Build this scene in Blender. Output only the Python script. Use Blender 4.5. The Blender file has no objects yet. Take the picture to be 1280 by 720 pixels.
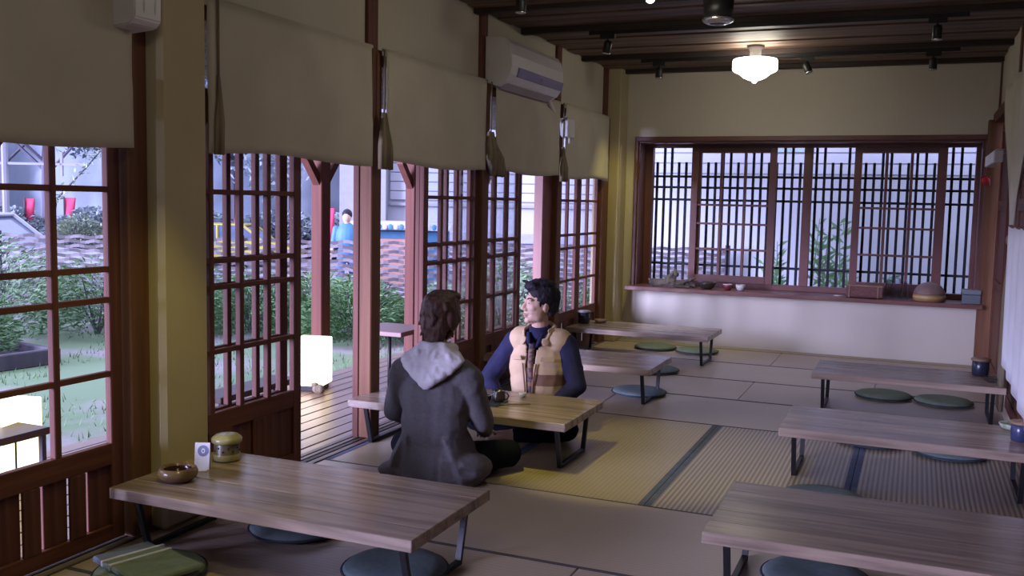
import bpy, bmesh, math, random
from mathutils import Vector, Matrix, Euler
random.seed(7)
PI = math.pi
S = bpy.context.scene
COL = S.collection
# ------------------------------------------------------------------ camera
cam = bpy.data.cameras.new('camera'); co = bpy.data.objects.new('camera', cam); COL.objects.link(co)
cam.sensor_width = 36.0; cam.lens = 1199.25 / 1280 * 36.0; cam.clip_end = 400
yaw, pitch, roll = math.radians(22.774), math.radians(5.189), math.radians(-1.187)
cy, sy = math.cos(yaw), math.sin(yaw)
f = Vector((-sy*math.cos(pitch), cy*math.cos(pitch), -math.sin(pitch)))
r = Vector((cy, sy, 0)); d = f.cross(r)
c_, s_ = math.cos(roll), math.sin(roll)
r2 = c_*r + s_*d; d2 = -s_*r + c_*d
co.matrix_world = Matrix(((r2.x, -d2.x, -f.x, 0), (r2.y, -d2.y, -f.y, 0), (r2.z, -d2.z, -f.z, 1.45), (0, 0, 0, 1)))
S.camera = co
# ------------------------------------------------------------------ world, light, exposure
W = bpy.data.worlds.new('world'); S.world = W; W.use_nodes = True
wn = W.node_tree; bg = wn.nodes['Background']
bg.inputs[0].default_value = (0.60, 0.62, 1.0, 1); bg.inputs[1].default_value = 2.6
S.view_settings.view_transform = 'Standard'; S.view_settings.look = 'None'
S.view_settings.gamma = 1.0; S.view_settings.use_curve_mapping = False
S.view_settings.exposure = 0.42
sun = bpy.data.lights.new('sun', 'SUN'); so = bpy.data.objects.new('sun', sun); COL.objects.link(so)
sun.energy = 12.0; sun.angle = math.radians(22); sun.color = (0.60, 0.58, 1.0)
so.rotation_euler = Vector((0.52, 0.84, -0.15)).to_track_quat('-Z', 'Y').to_euler()
def spot(loc, aim, power, size, color, blend=0.6, rad=0.03):
    l = bpy.data.lights.new('spot_beam', 'SPOT'); o = bpy.data.objects.new('spot_beam', l); COL.objects.link(o)
    l.energy = power; l.spot_size = math.radians(size); l.spot_blend = blend; l.color = color; l.shadow_soft_size = rad
    o.location = loc; o.rotation_euler = (Vector(aim)-Vector(loc)).to_track_quat('-Z', 'Y').to_euler()
    return o

# ------------------------------------------------------------------ materials
MATS = {}
def newmat(name):
    m = bpy.data.materials.new(name); m.use_nodes = True
    return m, m.node_tree, m.node_tree.nodes['Principled BSDF']
def mat(name, c1, c2=None, scale=(6, 6, 6), rough=0.6, bump=0.0, detail=4, metal=0.0, spec=0.5, nscale=1.0, sheen=0.0, contrast=(0.35, 0.65)):
    if name in MATS: return MATS[name]
    m, t, p = newmat(name)
    c2 = c2 or tuple(v*0.8 for v in c1)
    tc = t.nodes.new('ShaderNodeTexCoord'); mp = t.nodes.new('ShaderNodeMapping'); mp.inputs['Scale'].default_value = scale
    nz = t.nodes.new('ShaderNodeTexNoise'); nz.inputs['Scale'].default_value = nscale; nz.inputs['Detail'].default_value = detail
    cr = t.nodes.new('ShaderNodeValToRGB')
    cr.color_ramp.elements[0].position = contrast[0]; cr.color_ramp.elements[1].position = contrast[1]
    cr.color_ramp.elements[0].color = (*c1, 1); cr.color_ramp.elements[1].color = (*c2, 1)
    t.links.new(tc.outputs['Object'], mp.inputs['Vector']); t.links.new(mp.outputs[0], nz.inputs['Vector'])
    t.links.new(nz.outputs['Fac'], cr.inputs[0]); t.links.new(cr.outputs[0], p.inputs['Base Color'])
    p.inputs['Roughness'].default_value = rough; p.inputs['Metallic'].default_value = metal
    p.inputs['Specular IOR Level'].default_value = spec
    if bump:
        b = t.nodes.new('ShaderNodeBump'); b.inputs['Strength'].default_value = bump; b.inputs['Distance'].default_value = 0.01
        t.links.new(nz.outputs['Fac'], b.inputs['Height']); t.links.new(b.outputs[0], p.inputs['Normal'])
    MATS[name] = m
    return m
def emis(name, c, s):
    m, t, p = newmat(name)
    p.inputs['Base Color'].default_value = (*c, 1); p.inputs['Emission Color'].default_value = (*c, 1)
    p.inputs['Emission Strength'].default_value = s; MATS[name] = m; return m
def glassmat(name, tint=(1, 1, 1), gl=0.08, rough=0.02, mult=0.3):
    m = bpy.data.materials.new(name); m.use_nodes = True; t = m.node_tree
    for n in list(t.nodes):
        if n.type != 'OUTPUT_MATERIAL': t.nodes.remove(n)
    out = [n for n in t.nodes if n.type == 'OUTPUT_MATERIAL'][0]
    tr = t.nodes.new('ShaderNodeBsdfTransparent'); tr.inputs[0].default_value = (*tint, 1)
    g = t.nodes.new('ShaderNodeBsdfGlossy'); g.inputs['Roughness'].default_value = rough
    lw = t.nodes.new('ShaderNodeLayerWeight'); lw.inputs[0].default_value = gl
    mx = t.nodes.new('ShaderNodeMixShader')
    ml = t.nodes.new('ShaderNodeMath'); ml.operation = 'MULTIPLY'; ml.inputs[1].default_value = mult
    t.links.new(lw.outputs['Fresnel'], ml.inputs[0]); t.links.new(ml.outputs[0], mx.inputs[0]); t.links.new(tr.outputs[0], mx.inputs[1]); t.links.new(g.outputs[0], mx.inputs[2])
    t.links.new(mx.outputs[0], out.inputs[0]); MATS[name] = m; return m

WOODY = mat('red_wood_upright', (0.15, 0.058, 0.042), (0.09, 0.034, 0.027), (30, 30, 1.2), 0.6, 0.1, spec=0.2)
WOODH = mat('red_wood_level', (0.16, 0.058, 0.036), (0.095, 0.034, 0.022), (30, 1.2, 30), 0.6, 0.1, spec=0.2)
WOODX = mat('red_wood_across', (0.15, 0.055, 0.038), (0.09, 0.034, 0.024), (1.2, 30, 30), 0.6, 0.1, spec=0.2)
POSTW = mat('orange_brown_post', (0.17, 0.078, 0.042), (0.12, 0.052, 0.028), (25, 25, 1.0), 0.6, 0.1, spec=0.2)
OUTW = mat('rosy_veranda_wood', (0.135, 0.05, 0.036), (0.10, 0.036, 0.027), (20, 20, 1), 0.7, 0.1, spec=0.2)
DARKB = mat('near_black_lattice', (0.012, 0.010, 0.018), (0.02, 0.014, 0.022), rough=0.6)
PLAST = mat('cream_plaster', (0.50, 0.46, 0.35), (0.46, 0.42, 0.32), (1.5, 1.5, 1.5), 0.9, 0.05)
PLASTB = mat('pale_back_plaster', (0.60, 0.55, 0.45), (0.57, 0.52, 0.42), (1.2, 1.2, 1.2), 0.85, 0.05)
PILM = mat('yellow_lit_plaster', (0.46, 0.39, 0.23), (0.42, 0.355, 0.20), (2, 2, 2), 0.8, 0.05)  # yellow wash of light on the pillars is put into this plaster colour
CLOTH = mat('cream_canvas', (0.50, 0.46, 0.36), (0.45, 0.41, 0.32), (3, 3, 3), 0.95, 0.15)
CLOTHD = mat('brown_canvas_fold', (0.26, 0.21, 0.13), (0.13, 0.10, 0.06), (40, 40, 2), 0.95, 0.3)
CEILW = mat('dark_ceiling_board', (0.19, 0.115, 0.075), (0.045, 0.027, 0.022), (1.0, 11, 11), 0.6, 0.2)
CEILB = mat('dark_ceiling_beam', (0.022, 0.014, 0.012), (0.035, 0.02, 0.016), (1.2, 9, 9), 0.6, 0.1)
BLACK = mat('black_metal', (0.012, 0.012, 0.014), (0.018, 0.018, 0.02), rough=0.45, metal=0.3)
SILV = mat('silver_rim', (0.7, 0.7, 0.72), (0.6, 0.6, 0.62), rough=0.25, metal=0.9)
WHITEP = mat('white_plastic', (0.62, 0.60, 0.60), (0.58, 0.56, 0.56), rough=0.4)
VIOL = mat('violet_strip', (0.22, 0.20, 0.42), (0.19, 0.17, 0.38), rough=0.25)
DECK = mat('deck_plank', (0.24, 0.14, 0.095), (0.17, 0.095, 0.062), (25, 1.0, 25), 0.32, 0.15)
CUSH = mat('teal_grey_fabric', (0.15, 0.20, 0.205), (0.125, 0.17, 0.175), (30, 30, 30), 0.95, 0.2)
CUSHG = mat('sage_fabric', (0.20, 0.25, 0.17), (0.165, 0.21, 0.145), (30, 30, 30), 0.95, 0.2)
CUSHD = mat('dark_teal_piping', (0.04, 0.055, 0.065), (0.03, 0.04, 0.05), rough=0.95)
GLASS = glassmat('clear_pane', (0.93, 0.95, 0.96), 0.1)
GLASSO = glassmat('clear_glassware', (0.84, 0.86, 0.92), 0.4, 0.02, 0.5)
BLUEB = mat('blue_tatami_border', (0.11, 0.13, 0.21), (0.08, 0.10, 0.17), (30, 30, 30), 0.9)
EDGEB = mat('dark_mat_edge', (0.10, 0.085, 0.085), (0.08, 0.07, 0.07), (30, 30, 30), 0.9)
THRESH = mat('threshold_wood', (0.20, 0.15, 0.12), (0.13, 0.10, 0.08), (30, 1, 30), 0.5)
def tablemat():
    m, t, p = newmat('weathered_table_board')
    tc = t.nodes.new('ShaderNodeTexCoord'); oi = t.nodes.new('ShaderNodeObjectInfo')
    ad = t.nodes.new('ShaderNodeVectorMath'); ad.operation = 'ADD'
    ms = t.nodes.new('ShaderNodeVectorMath'); ms.operation = 'SCALE'; ms.inputs['Scale'].default_value = 37
    cb = t.nodes.new('ShaderNodeCombineXYZ'); 
    for i in range(3): t.links.new(oi.outputs['Random'], cb.inputs[i])
    t.links.new(cb.outputs[0], ms.inputs[0]); t.links.new(tc.outputs['Object'], ad.inputs[0]); t.links.new(ms.outputs[0], ad.inputs[1])
    mp = t.nodes.new('ShaderNodeMapping'); mp.inputs['Scale'].default_value = (1.6, 22, 22)
    nz = t.nodes.new('ShaderNodeTexNoise'); nz.inputs['Scale'].default_value = 1.0; nz.inputs['Detail'].default_value = 6; nz.inputs['Distortion'].default_value = 0.6
    t.links.new(ad.outputs[0], mp.inputs[0]); t.links.new(mp.outputs[0], nz.inputs['Vector'])
    cr = t.nodes.new('ShaderNodeValToRGB'); e = cr.color_ramp.elements
    e[0].position = 0.28; e[0].color = (0.155, 0.112, 0.083, 1); e[1].position = 0.62; e[1].color = (0.35, 0.262, 0.195, 1)
    t.links.new(nz.outputs['Fac'], cr.inputs[0])
    hs = t.nodes.new('ShaderNodeHueSaturation'); mr = t.nodes.new('ShaderNodeMapRange')
    mr.inputs['To Min'].default_value = 0.82; mr.inputs['To Max'].default_value = 1.15
    t.links.new(oi.outputs['Random'], mr.inputs['Value']); t.links.new(mr.outputs[0], hs.inputs['Value'])
    t.links.new(cr.outputs[0], hs.inputs['Color']); t.links.new(hs.outputs[0], p.inputs['Base Color'])
    p.inputs['Roughness'].default_value = 0.27
    b = t.nodes.new('ShaderNodeBump'); b.inputs['Strength'].default_value = 0.12; b.inputs['Distance'].default_value = 0.004
    t.links.new(nz.outputs['Fac'], b.inputs['Height']); t.links.new(b.outputs[0], p.inputs['Normal'])
    return m
TAB = tablemat()
def tatami(name, c1, c2, axis):
    m, t, p = newmat(name)
    tc = t.nodes.new('ShaderNodeTexCoord')
    wv = t.nodes.new('ShaderNodeTexWave'); wv.wave_type = 'BANDS'; wv.bands_direction = axis; wv.inputs['Scale'].default_value = 13.0
    wv.wave_profile = 'SIN'
    w2 = t.nodes.new('ShaderNodeTexNoise'); w2.inputs['Scale'].default_value = 1.7; w2.inputs['Detail'].default_value = 3
    t.links.new(tc.outputs['Object'], wv.inputs[0]); t.links.new(tc.outputs['Object'], w2.inputs[0])
    mx = t.nodes.new('ShaderNodeMix'); mx.data_type = 'RGBA'
    mx.inputs[6].default_value = (*c1, 1); mx.inputs[7].default_value = (*c2, 1)
    t.links.new(wv.outputs['Fac'], mx.inputs[0])
    hs = t.nodes.new('ShaderNodeHueSaturation'); mr = t.nodes.new('ShaderNodeMapRange')
    mr.inputs['To Min'].default_value = 0.85; mr.inputs['To Max'].default_value = 1.12
    t.links.new(w2.outputs['Fac'], mr.inputs['Value']); t.links.new(mr.outputs[0], hs.inputs['Value'])
    t.links.new(mx.outputs[2], hs.inputs['Color']); t.links.new(hs.outputs[0], p.inputs['Base Color'])
    p.inputs['Roughness'].default_value = 0.4
    b = t.nodes.new('ShaderNodeBump'); b.inputs['Strength'].default_value = 0.2; b.inputs['Distance'].default_value = 0.003
    t.links.new(wv.outputs['Fac'], b.inputs['Height']); t.links.new(b.outputs[0], p.inputs['Normal'])
    MATS[name] = m; return m
TATX = tatami('woven_rush_ribs_a', (0.32, 0.255, 0.165), (0.39, 0.315, 0.205), 'X')
TATR = tatami('woven_rush_strong_ribs', (0.16, 0.125, 0.115), (0.44, 0.36, 0.26), 'X')
TATY = tatami('woven_rush_ribs_b', (0.44, 0.355, 0.275), (0.48, 0.39, 0.30), 'Y')
LEAFA = mat('leaf_green_pale', (0.21, 0.31, 0.17), (0.12, 0.20, 0.11), (2, 2, 2), 0.8)
LEAFB = mat('leaf_green_deep', (0.12, 0.23, 0.085), (0.065, 0.14, 0.055), (2, 2, 2), 0.8)
LEAFC = mat('leaf_blue_haze', (0.26, 0.30, 0.31), (0.19, 0.225, 0.25), (0.3, 0.3, 0.3), 0.9)  # distance haze is put into the leaf colour
HBARK = mat('hazy_bark', (0.13, 0.12, 0.15), (0.10, 0.09, 0.12), (6, 6, 1), 0.9)  # bark lightened so its colour carries the distance haze
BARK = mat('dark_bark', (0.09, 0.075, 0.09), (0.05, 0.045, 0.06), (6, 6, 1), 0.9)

# ------------------------------------------------------------------ geometry helpers
def link(name, me, m=None, parent=None, loc=None):
    o = bpy.data.objects.new(name, me); COL.objects.link(o)
    if m is not None and me is not None and len(me.materials) == 0: me.materials.append(m)
    if parent is not None: o.parent = parent
    if loc is not None: o.location = loc
    return o
def frombm(name, bm, m=None, parent=None, loc=None, smooth=False):
    me = bpy.data.meshes.new(name); bmesh.ops.recalc_face_normals(bm, faces=bm.faces); bm.to_mesh(me); bm.free()
    if smooth:
        for p in me.polygons: p.use_smooth = True
    return link(name, me, m, parent, loc)
def tag(o, label=None, cat=None, group=None, kind=None):
    if label: o['label'] = label
    if cat: o['category'] = cat
    if group: o['group'] = group
    if kind: o['kind'] = kind
    return o
def empty(name, loc=(0, 0, 0), rz=0, label=None, cat=None, group=None, kind=None):
    o = bpy.data.objects.new(name, None); COL.objects.link(o); o.location = loc; o.rotation_euler = (0, 0, rz)
    o.empty_display_size = 0.05
    return tag(o, label, cat, group, kind)
def bxb(bm, x0, x1, y0, y1, z0, z1, bev=0.0):
    vs = [bm.verts.new(p) for p in ((x0,y0,z0),(x1,y0,z0),(x1,y1,z0),(x0,y1,z0),(x0,y0,z1),(x1,y0,z1),(x1,y1,z1),(x0,y1,z1))]
    fs = [bm.faces.new([vs[i] for i in q]) for q in ((0,3,2,1),(4,5,6,7),(0,1,5,4),(1,2,6,5),(2,3,7,6),(3,0,4,7))]
    if bev:
        es = set(e for f_ in fs for e in f_.edges)
        bmesh.ops.bevel(bm, geom=list(es), offset=bev, segments=1, affect='EDGES', profile=0.5)
PC = {}
def wp(parent):                                # world position of an unrotated parent chain
    v = Vector((0, 0, 0)); p = parent
    while p is not None: v += p.location; p = p.parent
    return v
def bar(name, x0, x1, y0, y1, z0, z1, m, parent=None, bev=0.003, kind=None):
    """a bevelled bar in world coordinates; bars of equal size share one mesh"""
    sx, sy_, sz = x1-x0, y1-y0, z1-z0
    k = (round(sx, 4), round(sy_, 4), round(sz, 4), m.name, bev)
    if k not in PC:
        bm = bmesh.new(); b_ = min(bev, 0.3*min(sx, sy_, sz))
        bxb(bm, -sx/2, sx/2, -sy_/2, sy_/2, -sz/2, sz/2, b_)
        bmesh.ops.recalc_face_normals(bm, faces=bm.faces)
        me = bpy.data.meshes.new(name); bm.to_mesh(me); bm.free(); me.materials.append(m); PC[k] = me
    c = Vector(((x0+x1)/2, (y0+y1)/2, (z0+z1)/2))
    if parent is not None: c -= wp(parent)
    o = link(name, PC[k], None, parent, c)
    if kind: o['kind'] = kind
    return o
def lathe(bm, prof, n=24, cx=0, cy_=0, cz=0, closed_top=True, closed_bot=True):
    rings = []
    for (rr, z) in prof:
        rings.append([bm.verts.new((cx+rr*math.cos(2*PI*i/n), cy_+rr*math.sin(2*PI*i/n), cz+z)) for i in range(n)])
    for a, b in zip(rings, rings[1:]):
        for i in range(n): bm.faces.new((a[i], a[(i+1) % n], b[(i+1) % n], b[i]))
    if closed_bot: bm.faces.new(list(reversed(rings[0])))
    if closed_top: bm.faces.new(rings[-1])
def lat(name, prof, m, parent=None, loc=None, n=24, ct=True, cb=True):
    bm = bmesh.new(); lathe(bm, prof, n, closed_top=ct, closed_bot=cb)
    return frombm(name, bm, m, parent, loc, True)
def tube(bm, pts, radii, n=8, caps=True):
    pts = [Vector(p) for p in pts]
    if not hasattr(radii, '__len__'): radii = [radii]*len(pts)
    rings = []; up = None
    for i, p in enumerate(pts):
        t = (pts[min(i+1, len(pts)-1)] - pts[max(i-1, 0)]).normalized()
        if up is None:
            up = Vector((0, 0, 1)) if abs(t.z) < 0.9 else Vector((1, 0, 0))
        a = t.cross(up).normalized(); b = a.cross(t).normalized(); up = b
        rings.append([bm.verts.new(p + radii[i]*(math.cos(2*PI*k/n)*a + math.sin(2*PI*k/n)*b)) for k in range(n)])
    for q, w in zip(rings, rings[1:]):
        for k in range(n): bm.faces.new((q[k], q[(k+1) % n], w[(k+1) % n], w[k]))
    if caps: bm.faces.new(list(reversed(rings[0]))); bm.faces.new(rings[-1])
def ell(bm, c, rad, rot=(0, 0, 0), u=16, v=10):
    M_ = Matrix.Translation(c) @ Euler(rot).to_matrix().to_4x4() @ Matrix.Diagonal((*rad, 1))
    bmesh.ops.create_uvsphere(bm, u_segments=u, v_segments=v, radius=1.0, matrix=M_)
def cap(bm, p0, p1, r0, r1, n=14):
    p0, p1 = Vector(p0), Vector(p1); t = (p1-p0)
    L_ = t.length; t.normalize()
    pts = []; rad = []
    for k in range(5):
        a = PI/2*(1-k/4.0); pts.append(p0 - t*r0*math.sin(a)); rad.append(max(r0*math.cos(a), 0.0005))
    for k in range(5):
        a = PI/2*(k/4.0); pts.append(p1 + t*r1*math.sin(a)); rad.append(max(r1*math.cos(a), 0.0005))
    tube(bm, pts, rad, n)
def remesh(name, bm, voxel, m, parent=None, loc=None, smooth_it=3, disp=None):
    me = bpy.data.meshes.new(name + '_raw'); bmesh.ops.recalc_face_normals(bm, faces=bm.faces); bm.to_mesh(me); bm.free()
    o = bpy.data.objects.new(name, me); COL.objects.link(o)
    rm = o.modifiers.new('r', 'REMESH'); rm.mode = 'VOXEL'; rm.voxel_size = voxel
    sm = o.modifiers.new('s', 'SMOOTH'); sm.factor = 0.5; sm.iterations = smooth_it
    if disp:
        tx = bpy.data.textures.new('t', 'CLOUDS'); tx.noise_scale = disp[1]
        dm = o.modifiers.new('d', 'DISPLACE'); dm.texture = tx; dm.strength = disp[0]; dm.mid_level = 0.5
    dg = bpy.context.evaluated_depsgraph_get(); ev = o.evaluated_get(dg)
    me2 = bpy.data.meshes.new_from_object(ev); bpy.data.objects.remove(o); bpy.data.meshes.remove(me)
    for p in me2.polygons: p.use_smooth = True
    me2.materials.clear(); me2.name = name
    return link(name, me2, m, parent, loc)

# ================================================================== ROOM SHELL
XL, XR, YB, ZC = -3.02, 0.64, 9.89, 2.83
# ---- floor: slab, tatami mats, borders, thresholds
fl = empty('floor', (0, 0, 0), kind='structure')
bar('subfloor', -3.10, XR+0.15, -3.0, 10.0, -0.25, -0.045, THRESH, fl)
def matmat(x0, x1, y0, y1, along, m=None):
    m = m or (TATX if along == 'Y' else TATY)
    g = 0.0015
    o = bar('tatami_mat', x0+g, x1-g, y0+g, y1-g, -0.044, 0.0, m, fl, bev=0.004)
    w = 0.030
    if along == 'Y':
        for a in (x0+g, x1-g-w): bar('cloth_border', a, a+w, y0+g, y1-g, -0.02, 0.0015, BLUEB, o, bev=0.0005)
    else:
        for a in (y0+g, y1-g-0.011): bar('cloth_border', x0+g, x1-g, a, a+0.011, -0.02, 0.0015, EDGEB, o, bev=0.0005)
X0, X1, X2, X3 = -2.05, -1.143, -0.247, XR
for (a, b) in ((-2.96, X0), (X0, X1)): matmat(a, b, 4.42, 6.28, 'Y')
matmat(X1, X2, 4.42, 6.28, 'Y', TATR); matmat(X2, X3, 4.42, 6.28, 'Y', TATR)
for (y0, y1, xs) in ((6.28, 7.18, (-2.96, X0, -0.247, XR)), (7.18, 8.0, (-2.96, -1.17, XR)), (8.0, 8.88, (-2.96, X0, -0.247, XR)), (8.88, 9.72, (-2.96, -1.17, XR)),
                     (3.53, 4.42, (-2.96, -2.05, -0.247, XR)), (2.66, 3.53, (-2.96, -1.17, XR)), (1.78, 2.66, (-2.96, -2.05, -0.247, XR)), (0.9, 1.78, (-2.96, -1.17, XR)),
                     (0.0, 0.9, (-2.96, X0, -0.247, XR)), (-0.9, 0.0, (-2.96, -1.17, XR)), (-1.8, -0.9, (-2.96, X0, -0.247, XR)), (-3.0, -1.8, (-2.96, -1.17, XR))):
    for a, b in zip(xs, xs[1:]): matmat(a, b, y0, y1, 'X')
bar('edge_board', -2.96, XR, 9.72, 9.86, -0.044, 0.004, mat('pale_edge_board', (0.42, 0.33, 0.20), (0.35, 0.27, 0.16), (1, 20, 20), 0.5), fl)
tr = empty('trim_1', (-3.05, 0, 0), kind='structure')
for (a, b) in ((-3.13, -3.095), (-3.085, -3.055), (-3.045, -3.012), (-3.002, -2.965)):
    bar('door_track', a, b, -3.0, 9.86, -0.05, 0.004, THRESH if a != -3.045 else CEILB, tr, bev=0.002)
bar('track_bed', -3.13, -2.965, -3.0, 9.86, -0.06, -0.012, CEILB, tr)
# ---- ceiling of boards and beams
ce = empty('ceiling', (0, 0, 0), kind='structure')
bar('ceiling_base', -3.3, XR+0.15, -3.0, 10.2, ZC+0.03, ZC+0.15, CEILB, ce)
y = -2.9; i = 0
while y < 9.85:
    w = 0.262
    bar('ceiling_board', -3.02, XR, y, min(y+w-0.014, 9.88), ZC-0.010*(i % 2), ZC+0.034-0.010*(i % 2), CEILW, ce, bev=0.006); y += w; i += 1
for yb in (-0.4, 1.4, 3.2, 5.0, 6.4, 7.3, 8.82, 9.78):
    bar('ceiling_beam', -3.02, XR, yb-0.03, yb+0.04, ZC-0.045, ZC+0.002, CEILB, ce, bev=0.006)
# ---- left wall: posts, plaster, transoms
wl = empty('wall_left', (XL, 0, 0), kind='structure')
bar('upper_plaster', -3.16, -3.03, -3.0, YB, 2.30, ZC+0.03, PLAST, wl)
bar('lintel_beam', -3.14, -3.00, -3.0, YB, 1.84, 1.93, WOODH, wl)
bar('head_beam', -3.14, -3.00, -3.0, YB, 2.23, 2.30, WOODH, wl)
PY = [(-1.55, -1.40), (0.0, 0.12), (1.55, 1.67), (3.02, 3.13), (4.92, 5.03), (6.49, 6.60), (8.09, 8.21), (9.42, 9.62)]
for a, b in PY:
    bar('post', -3.06, -2.975, a, b, 0.0, 2.32, POSTW, wl, bev=0.006)
    bar('upper_post', -3.05, -3.005, b-0.11, b, 2.30, ZC, WOODY, wl)
for (a, b) in zip([-3.0]+[p[1] for p in PY], [p[0] for p in PY]):
    n_ = 2
    for k in range(n_):
        t0 = a+(b-a)*k/n_; bar('transom_pane', -3.075, -3.07, t0+0.02, a+(b-a)*(k+1)/n_-0.02, 1.93, 2.23, GLASS, wl, bev=0)
    bar('transom_bar', -3.09, -3.05, (a+b)/2-0.015, (a+b)/2+0.015, 1.93, 2.23, WOODY, wl)
bar('plaster_pillar', -3.15, -2.905, 3.13, 3.42, 0, ZC, PILM, wl, bev=0.02)
bar('corner_pillar', -3.15, -2.87, 9.62, YB+0.05, 0, ZC, PILM, wl, bev=0.01)
bar('pillar_conduit', -2.895, -2.865, 9.66, 9.70, 0.30, 2.05, mat('pale_conduit', (0.5, 0.42, 0.36), (0.45, 0.38, 0.33), rough=0.5), wl)
# ---- back wall with window hole
wb = empty('wall_back', (0, YB, 0), kind='structure')
WX0, WX1, WZ0, WZ1 = -2.74, 0.54, 0.585, 2.10
bar('wall_panel', -3.15, WX0, YB, YB+0.27, 0, ZC+0.03, PLASTB, wb, bev=0)
bar('wall_panel', WX1, XR+0.15, YB, YB+0.27, 0, ZC+0.03, PLASTB, wb, bev=0)
bar('wall_panel', WX0, WX1, YB, YB+0.27, WZ1, ZC+0.03, PLASTB, wb, bev=0)
bar('wall_panel', WX0, WX1, YB, YB+0.27, 0, WZ0-0.03, PLASTB, wb, bev=0)
# ---- right wall
wr = empty('wall_right', (XR, 0, 0), kind='structure')
bar('upper_plaster', XR, XR+0.14, -3.0, YB, 2.33, ZC+0.03, PLAST, wr, bev=0)
bar('door_lintel', XR-0.05, XR+0.1, -3.0, YB, 2.24, 2.33, WOODH, wr)
bar('corner_post', XR-0.09, XR+0.1, YB-0.13, YB, 0, 2.27, POSTW, wr)
bar('upper_post', XR-0.015, XR+0.1, YB-0.07, YB, 2.33, ZC, WOODY, wr)
for yy in (8.0, 6.1, 4.2, 2.3, 0.4, -1.5):
    bar('upper_post', XR-0.015, XR+0.1, yy-0.05, yy+0.05, 2.33, ZC, WOODY, wr)
    if yy < 6.2: bar('post', XR-0.03, XR+0.1, yy-0.06, yy+0.06, 0, 2.27, POSTW, wr)
ys = [9.70, 8.75, 7.8, 6.85, 5.9, 4.95, 4.0, 3.05, 2.1, 1.15, 0.2, -0.75, -1.7, -3.0]
for k, (b, a) in enumerate(zip(ys, ys[1:])):
    dr = empty('door_%d' % (20+k), (XR+0.04, a, 0), kind='structure')
    xo = XR+0.02+0.04*(k % 2)
    bar('stile', xo, xo+0.035, a, a+0.07, 0.02, 2.24, WOODY, dr); bar('stile', xo, xo+0.035, b-0.07, b, 0.02, 2.24, WOODY, dr)
    for z in (0.02, 0.75, 1.45, 2.15): bar('rail', xo, xo+0.035, a+0.07, b-0.07, z, z+0.09, WOODH, dr)
    for z0, z1 in ((0.11, 0.75), (0.84, 1.45), (1.54, 2.15)): bar('door_panel', xo+0.012, xo+0.024, a+0.07, b-0.07, z0, z1, POSTW if z0 < 0.8 else WOODY, dr)
# wall behind the camera
wf = empty('wall_front', (0, -3.0, 0), kind='structure')
bar('wall_panel', -3.15, XR+0.15, -3.12, -3.0, -0.05, ZC+0.03, PLAST, wf, bev=0)

# ================================================================== BACK WINDOW
w1 = empty('window_1', (-1.1, YB, 0.585), kind='structure')
FR = mat('window_frame_wood', (0.18, 0.075, 0.065), (0.12, 0.05, 0.045), (1.5, 25, 1.5), 0.4, 0.05)
bar('casing', WX0-0.035, WX1+0.035, YB-0.025, YB+0.01, WZ1, WZ1+0.045, FR, w1)
bar('casing', WX0-0.035, WX0, YB-0.025, YB+0.01, WZ0-0.03, WZ1, FR, w1)
bar('casing', WX1, WX1+0.035, YB-0.025, YB+0.01, WZ0-0.03, WZ1, FR, w1)
bar('sill', WX0-0.05, WX1+0.05, YB-0.20, YB+0.27, WZ0-0.035, WZ0+0.005, mat('sill_wood', (0.20, 0.09, 0.075), (0.14, 0.06, 0.05), (1.5, 25, 25), 0.35), w1)
bar('jamb', WX0, WX0+0.02, YB, YB+0.27, WZ0, WZ1, FR, w1); bar('jamb', WX1-0.02, WX1, YB, YB+0.27, WZ0, WZ1, FR, w1)
bar('head', WX0, WX1, YB, YB+0.27, WZ1-0.02, WZ1, FR, w1)
Yw = 10.12
bar('frame', WX0+0.02, WX0+0.10, Yw, Yw+0.08, WZ0, WZ1, FR, w1); bar('frame', WX1-0.06, WX1-0.02, Yw, Yw+0.08, WZ0, WZ1, FR, w1)
bar('frame', WX0+0.10, WX1-0.06, Yw, Yw+0.08, WZ0+0.005, 0.645, FR, w1); bar('frame', WX0+0.10, WX1-0.06, Yw, Yw+0.08, 2.045, 2.08, FR, w1)
for x0, x1 in ((-1.085, -1.0), (-2.175, -2.12), (-0.60, -0.555)): bar('frame_post', x0, x1, Yw+0.005, Yw+0.06, 0.645, 2.045, FR, w1)
for j, (x0, x1) in enumerate(((-2.215, -1.345), (-0.60, 0.235))):
    sa = empty('sash', (0, 0, 0)); sa.parent = w1; sa.location = Vector((x0, Yw-0.02, 0.645)) - wp(w1)
    ya, yb_ = Yw-0.035, Yw-0.005
    wS = [0.07, 0.085][j]
    bar('stile', x0, x0+0.07, ya, yb_, 0.645, 2.045, FR, sa); bar('stile', x1-wS, x1, ya, yb_, 0.645, 2.045, FR, sa)
    bar('rail', x0+0.07, x1-wS, ya, yb_, 0.645, 0.72, FR, sa); bar('rail', x0+0.07, x1-wS, ya, yb_, 1.99, 2.045, FR, sa)
    for z in (0.98, 1.245, 1.44): bar('rail', x0+0.07, x1-wS, ya+0.005, yb_-0.005, z, z+0.022, FR, sa)
    W_ = x1-wS-x0-0.07
    for q in (1, 2):
        xm = x0+0.07+W_*q/3; bar('mullion', xm-0.014, xm+0.014, ya+0.003, yb_-0.003, 0.72, 1.99, FR, sa)
    for q in range(3):
        for (z0, z1) in ((0.72, 0.98), (1.002, 1.245), (1.267, 1.44), (1.462, 1.99)):
            bar('pane', x0+0.07+W_*q/3, x0+0.07+W_*(q+1)/3, Yw-0.021, Yw-0.019, z0, z1, GLASS, sa, bev=0)
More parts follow.
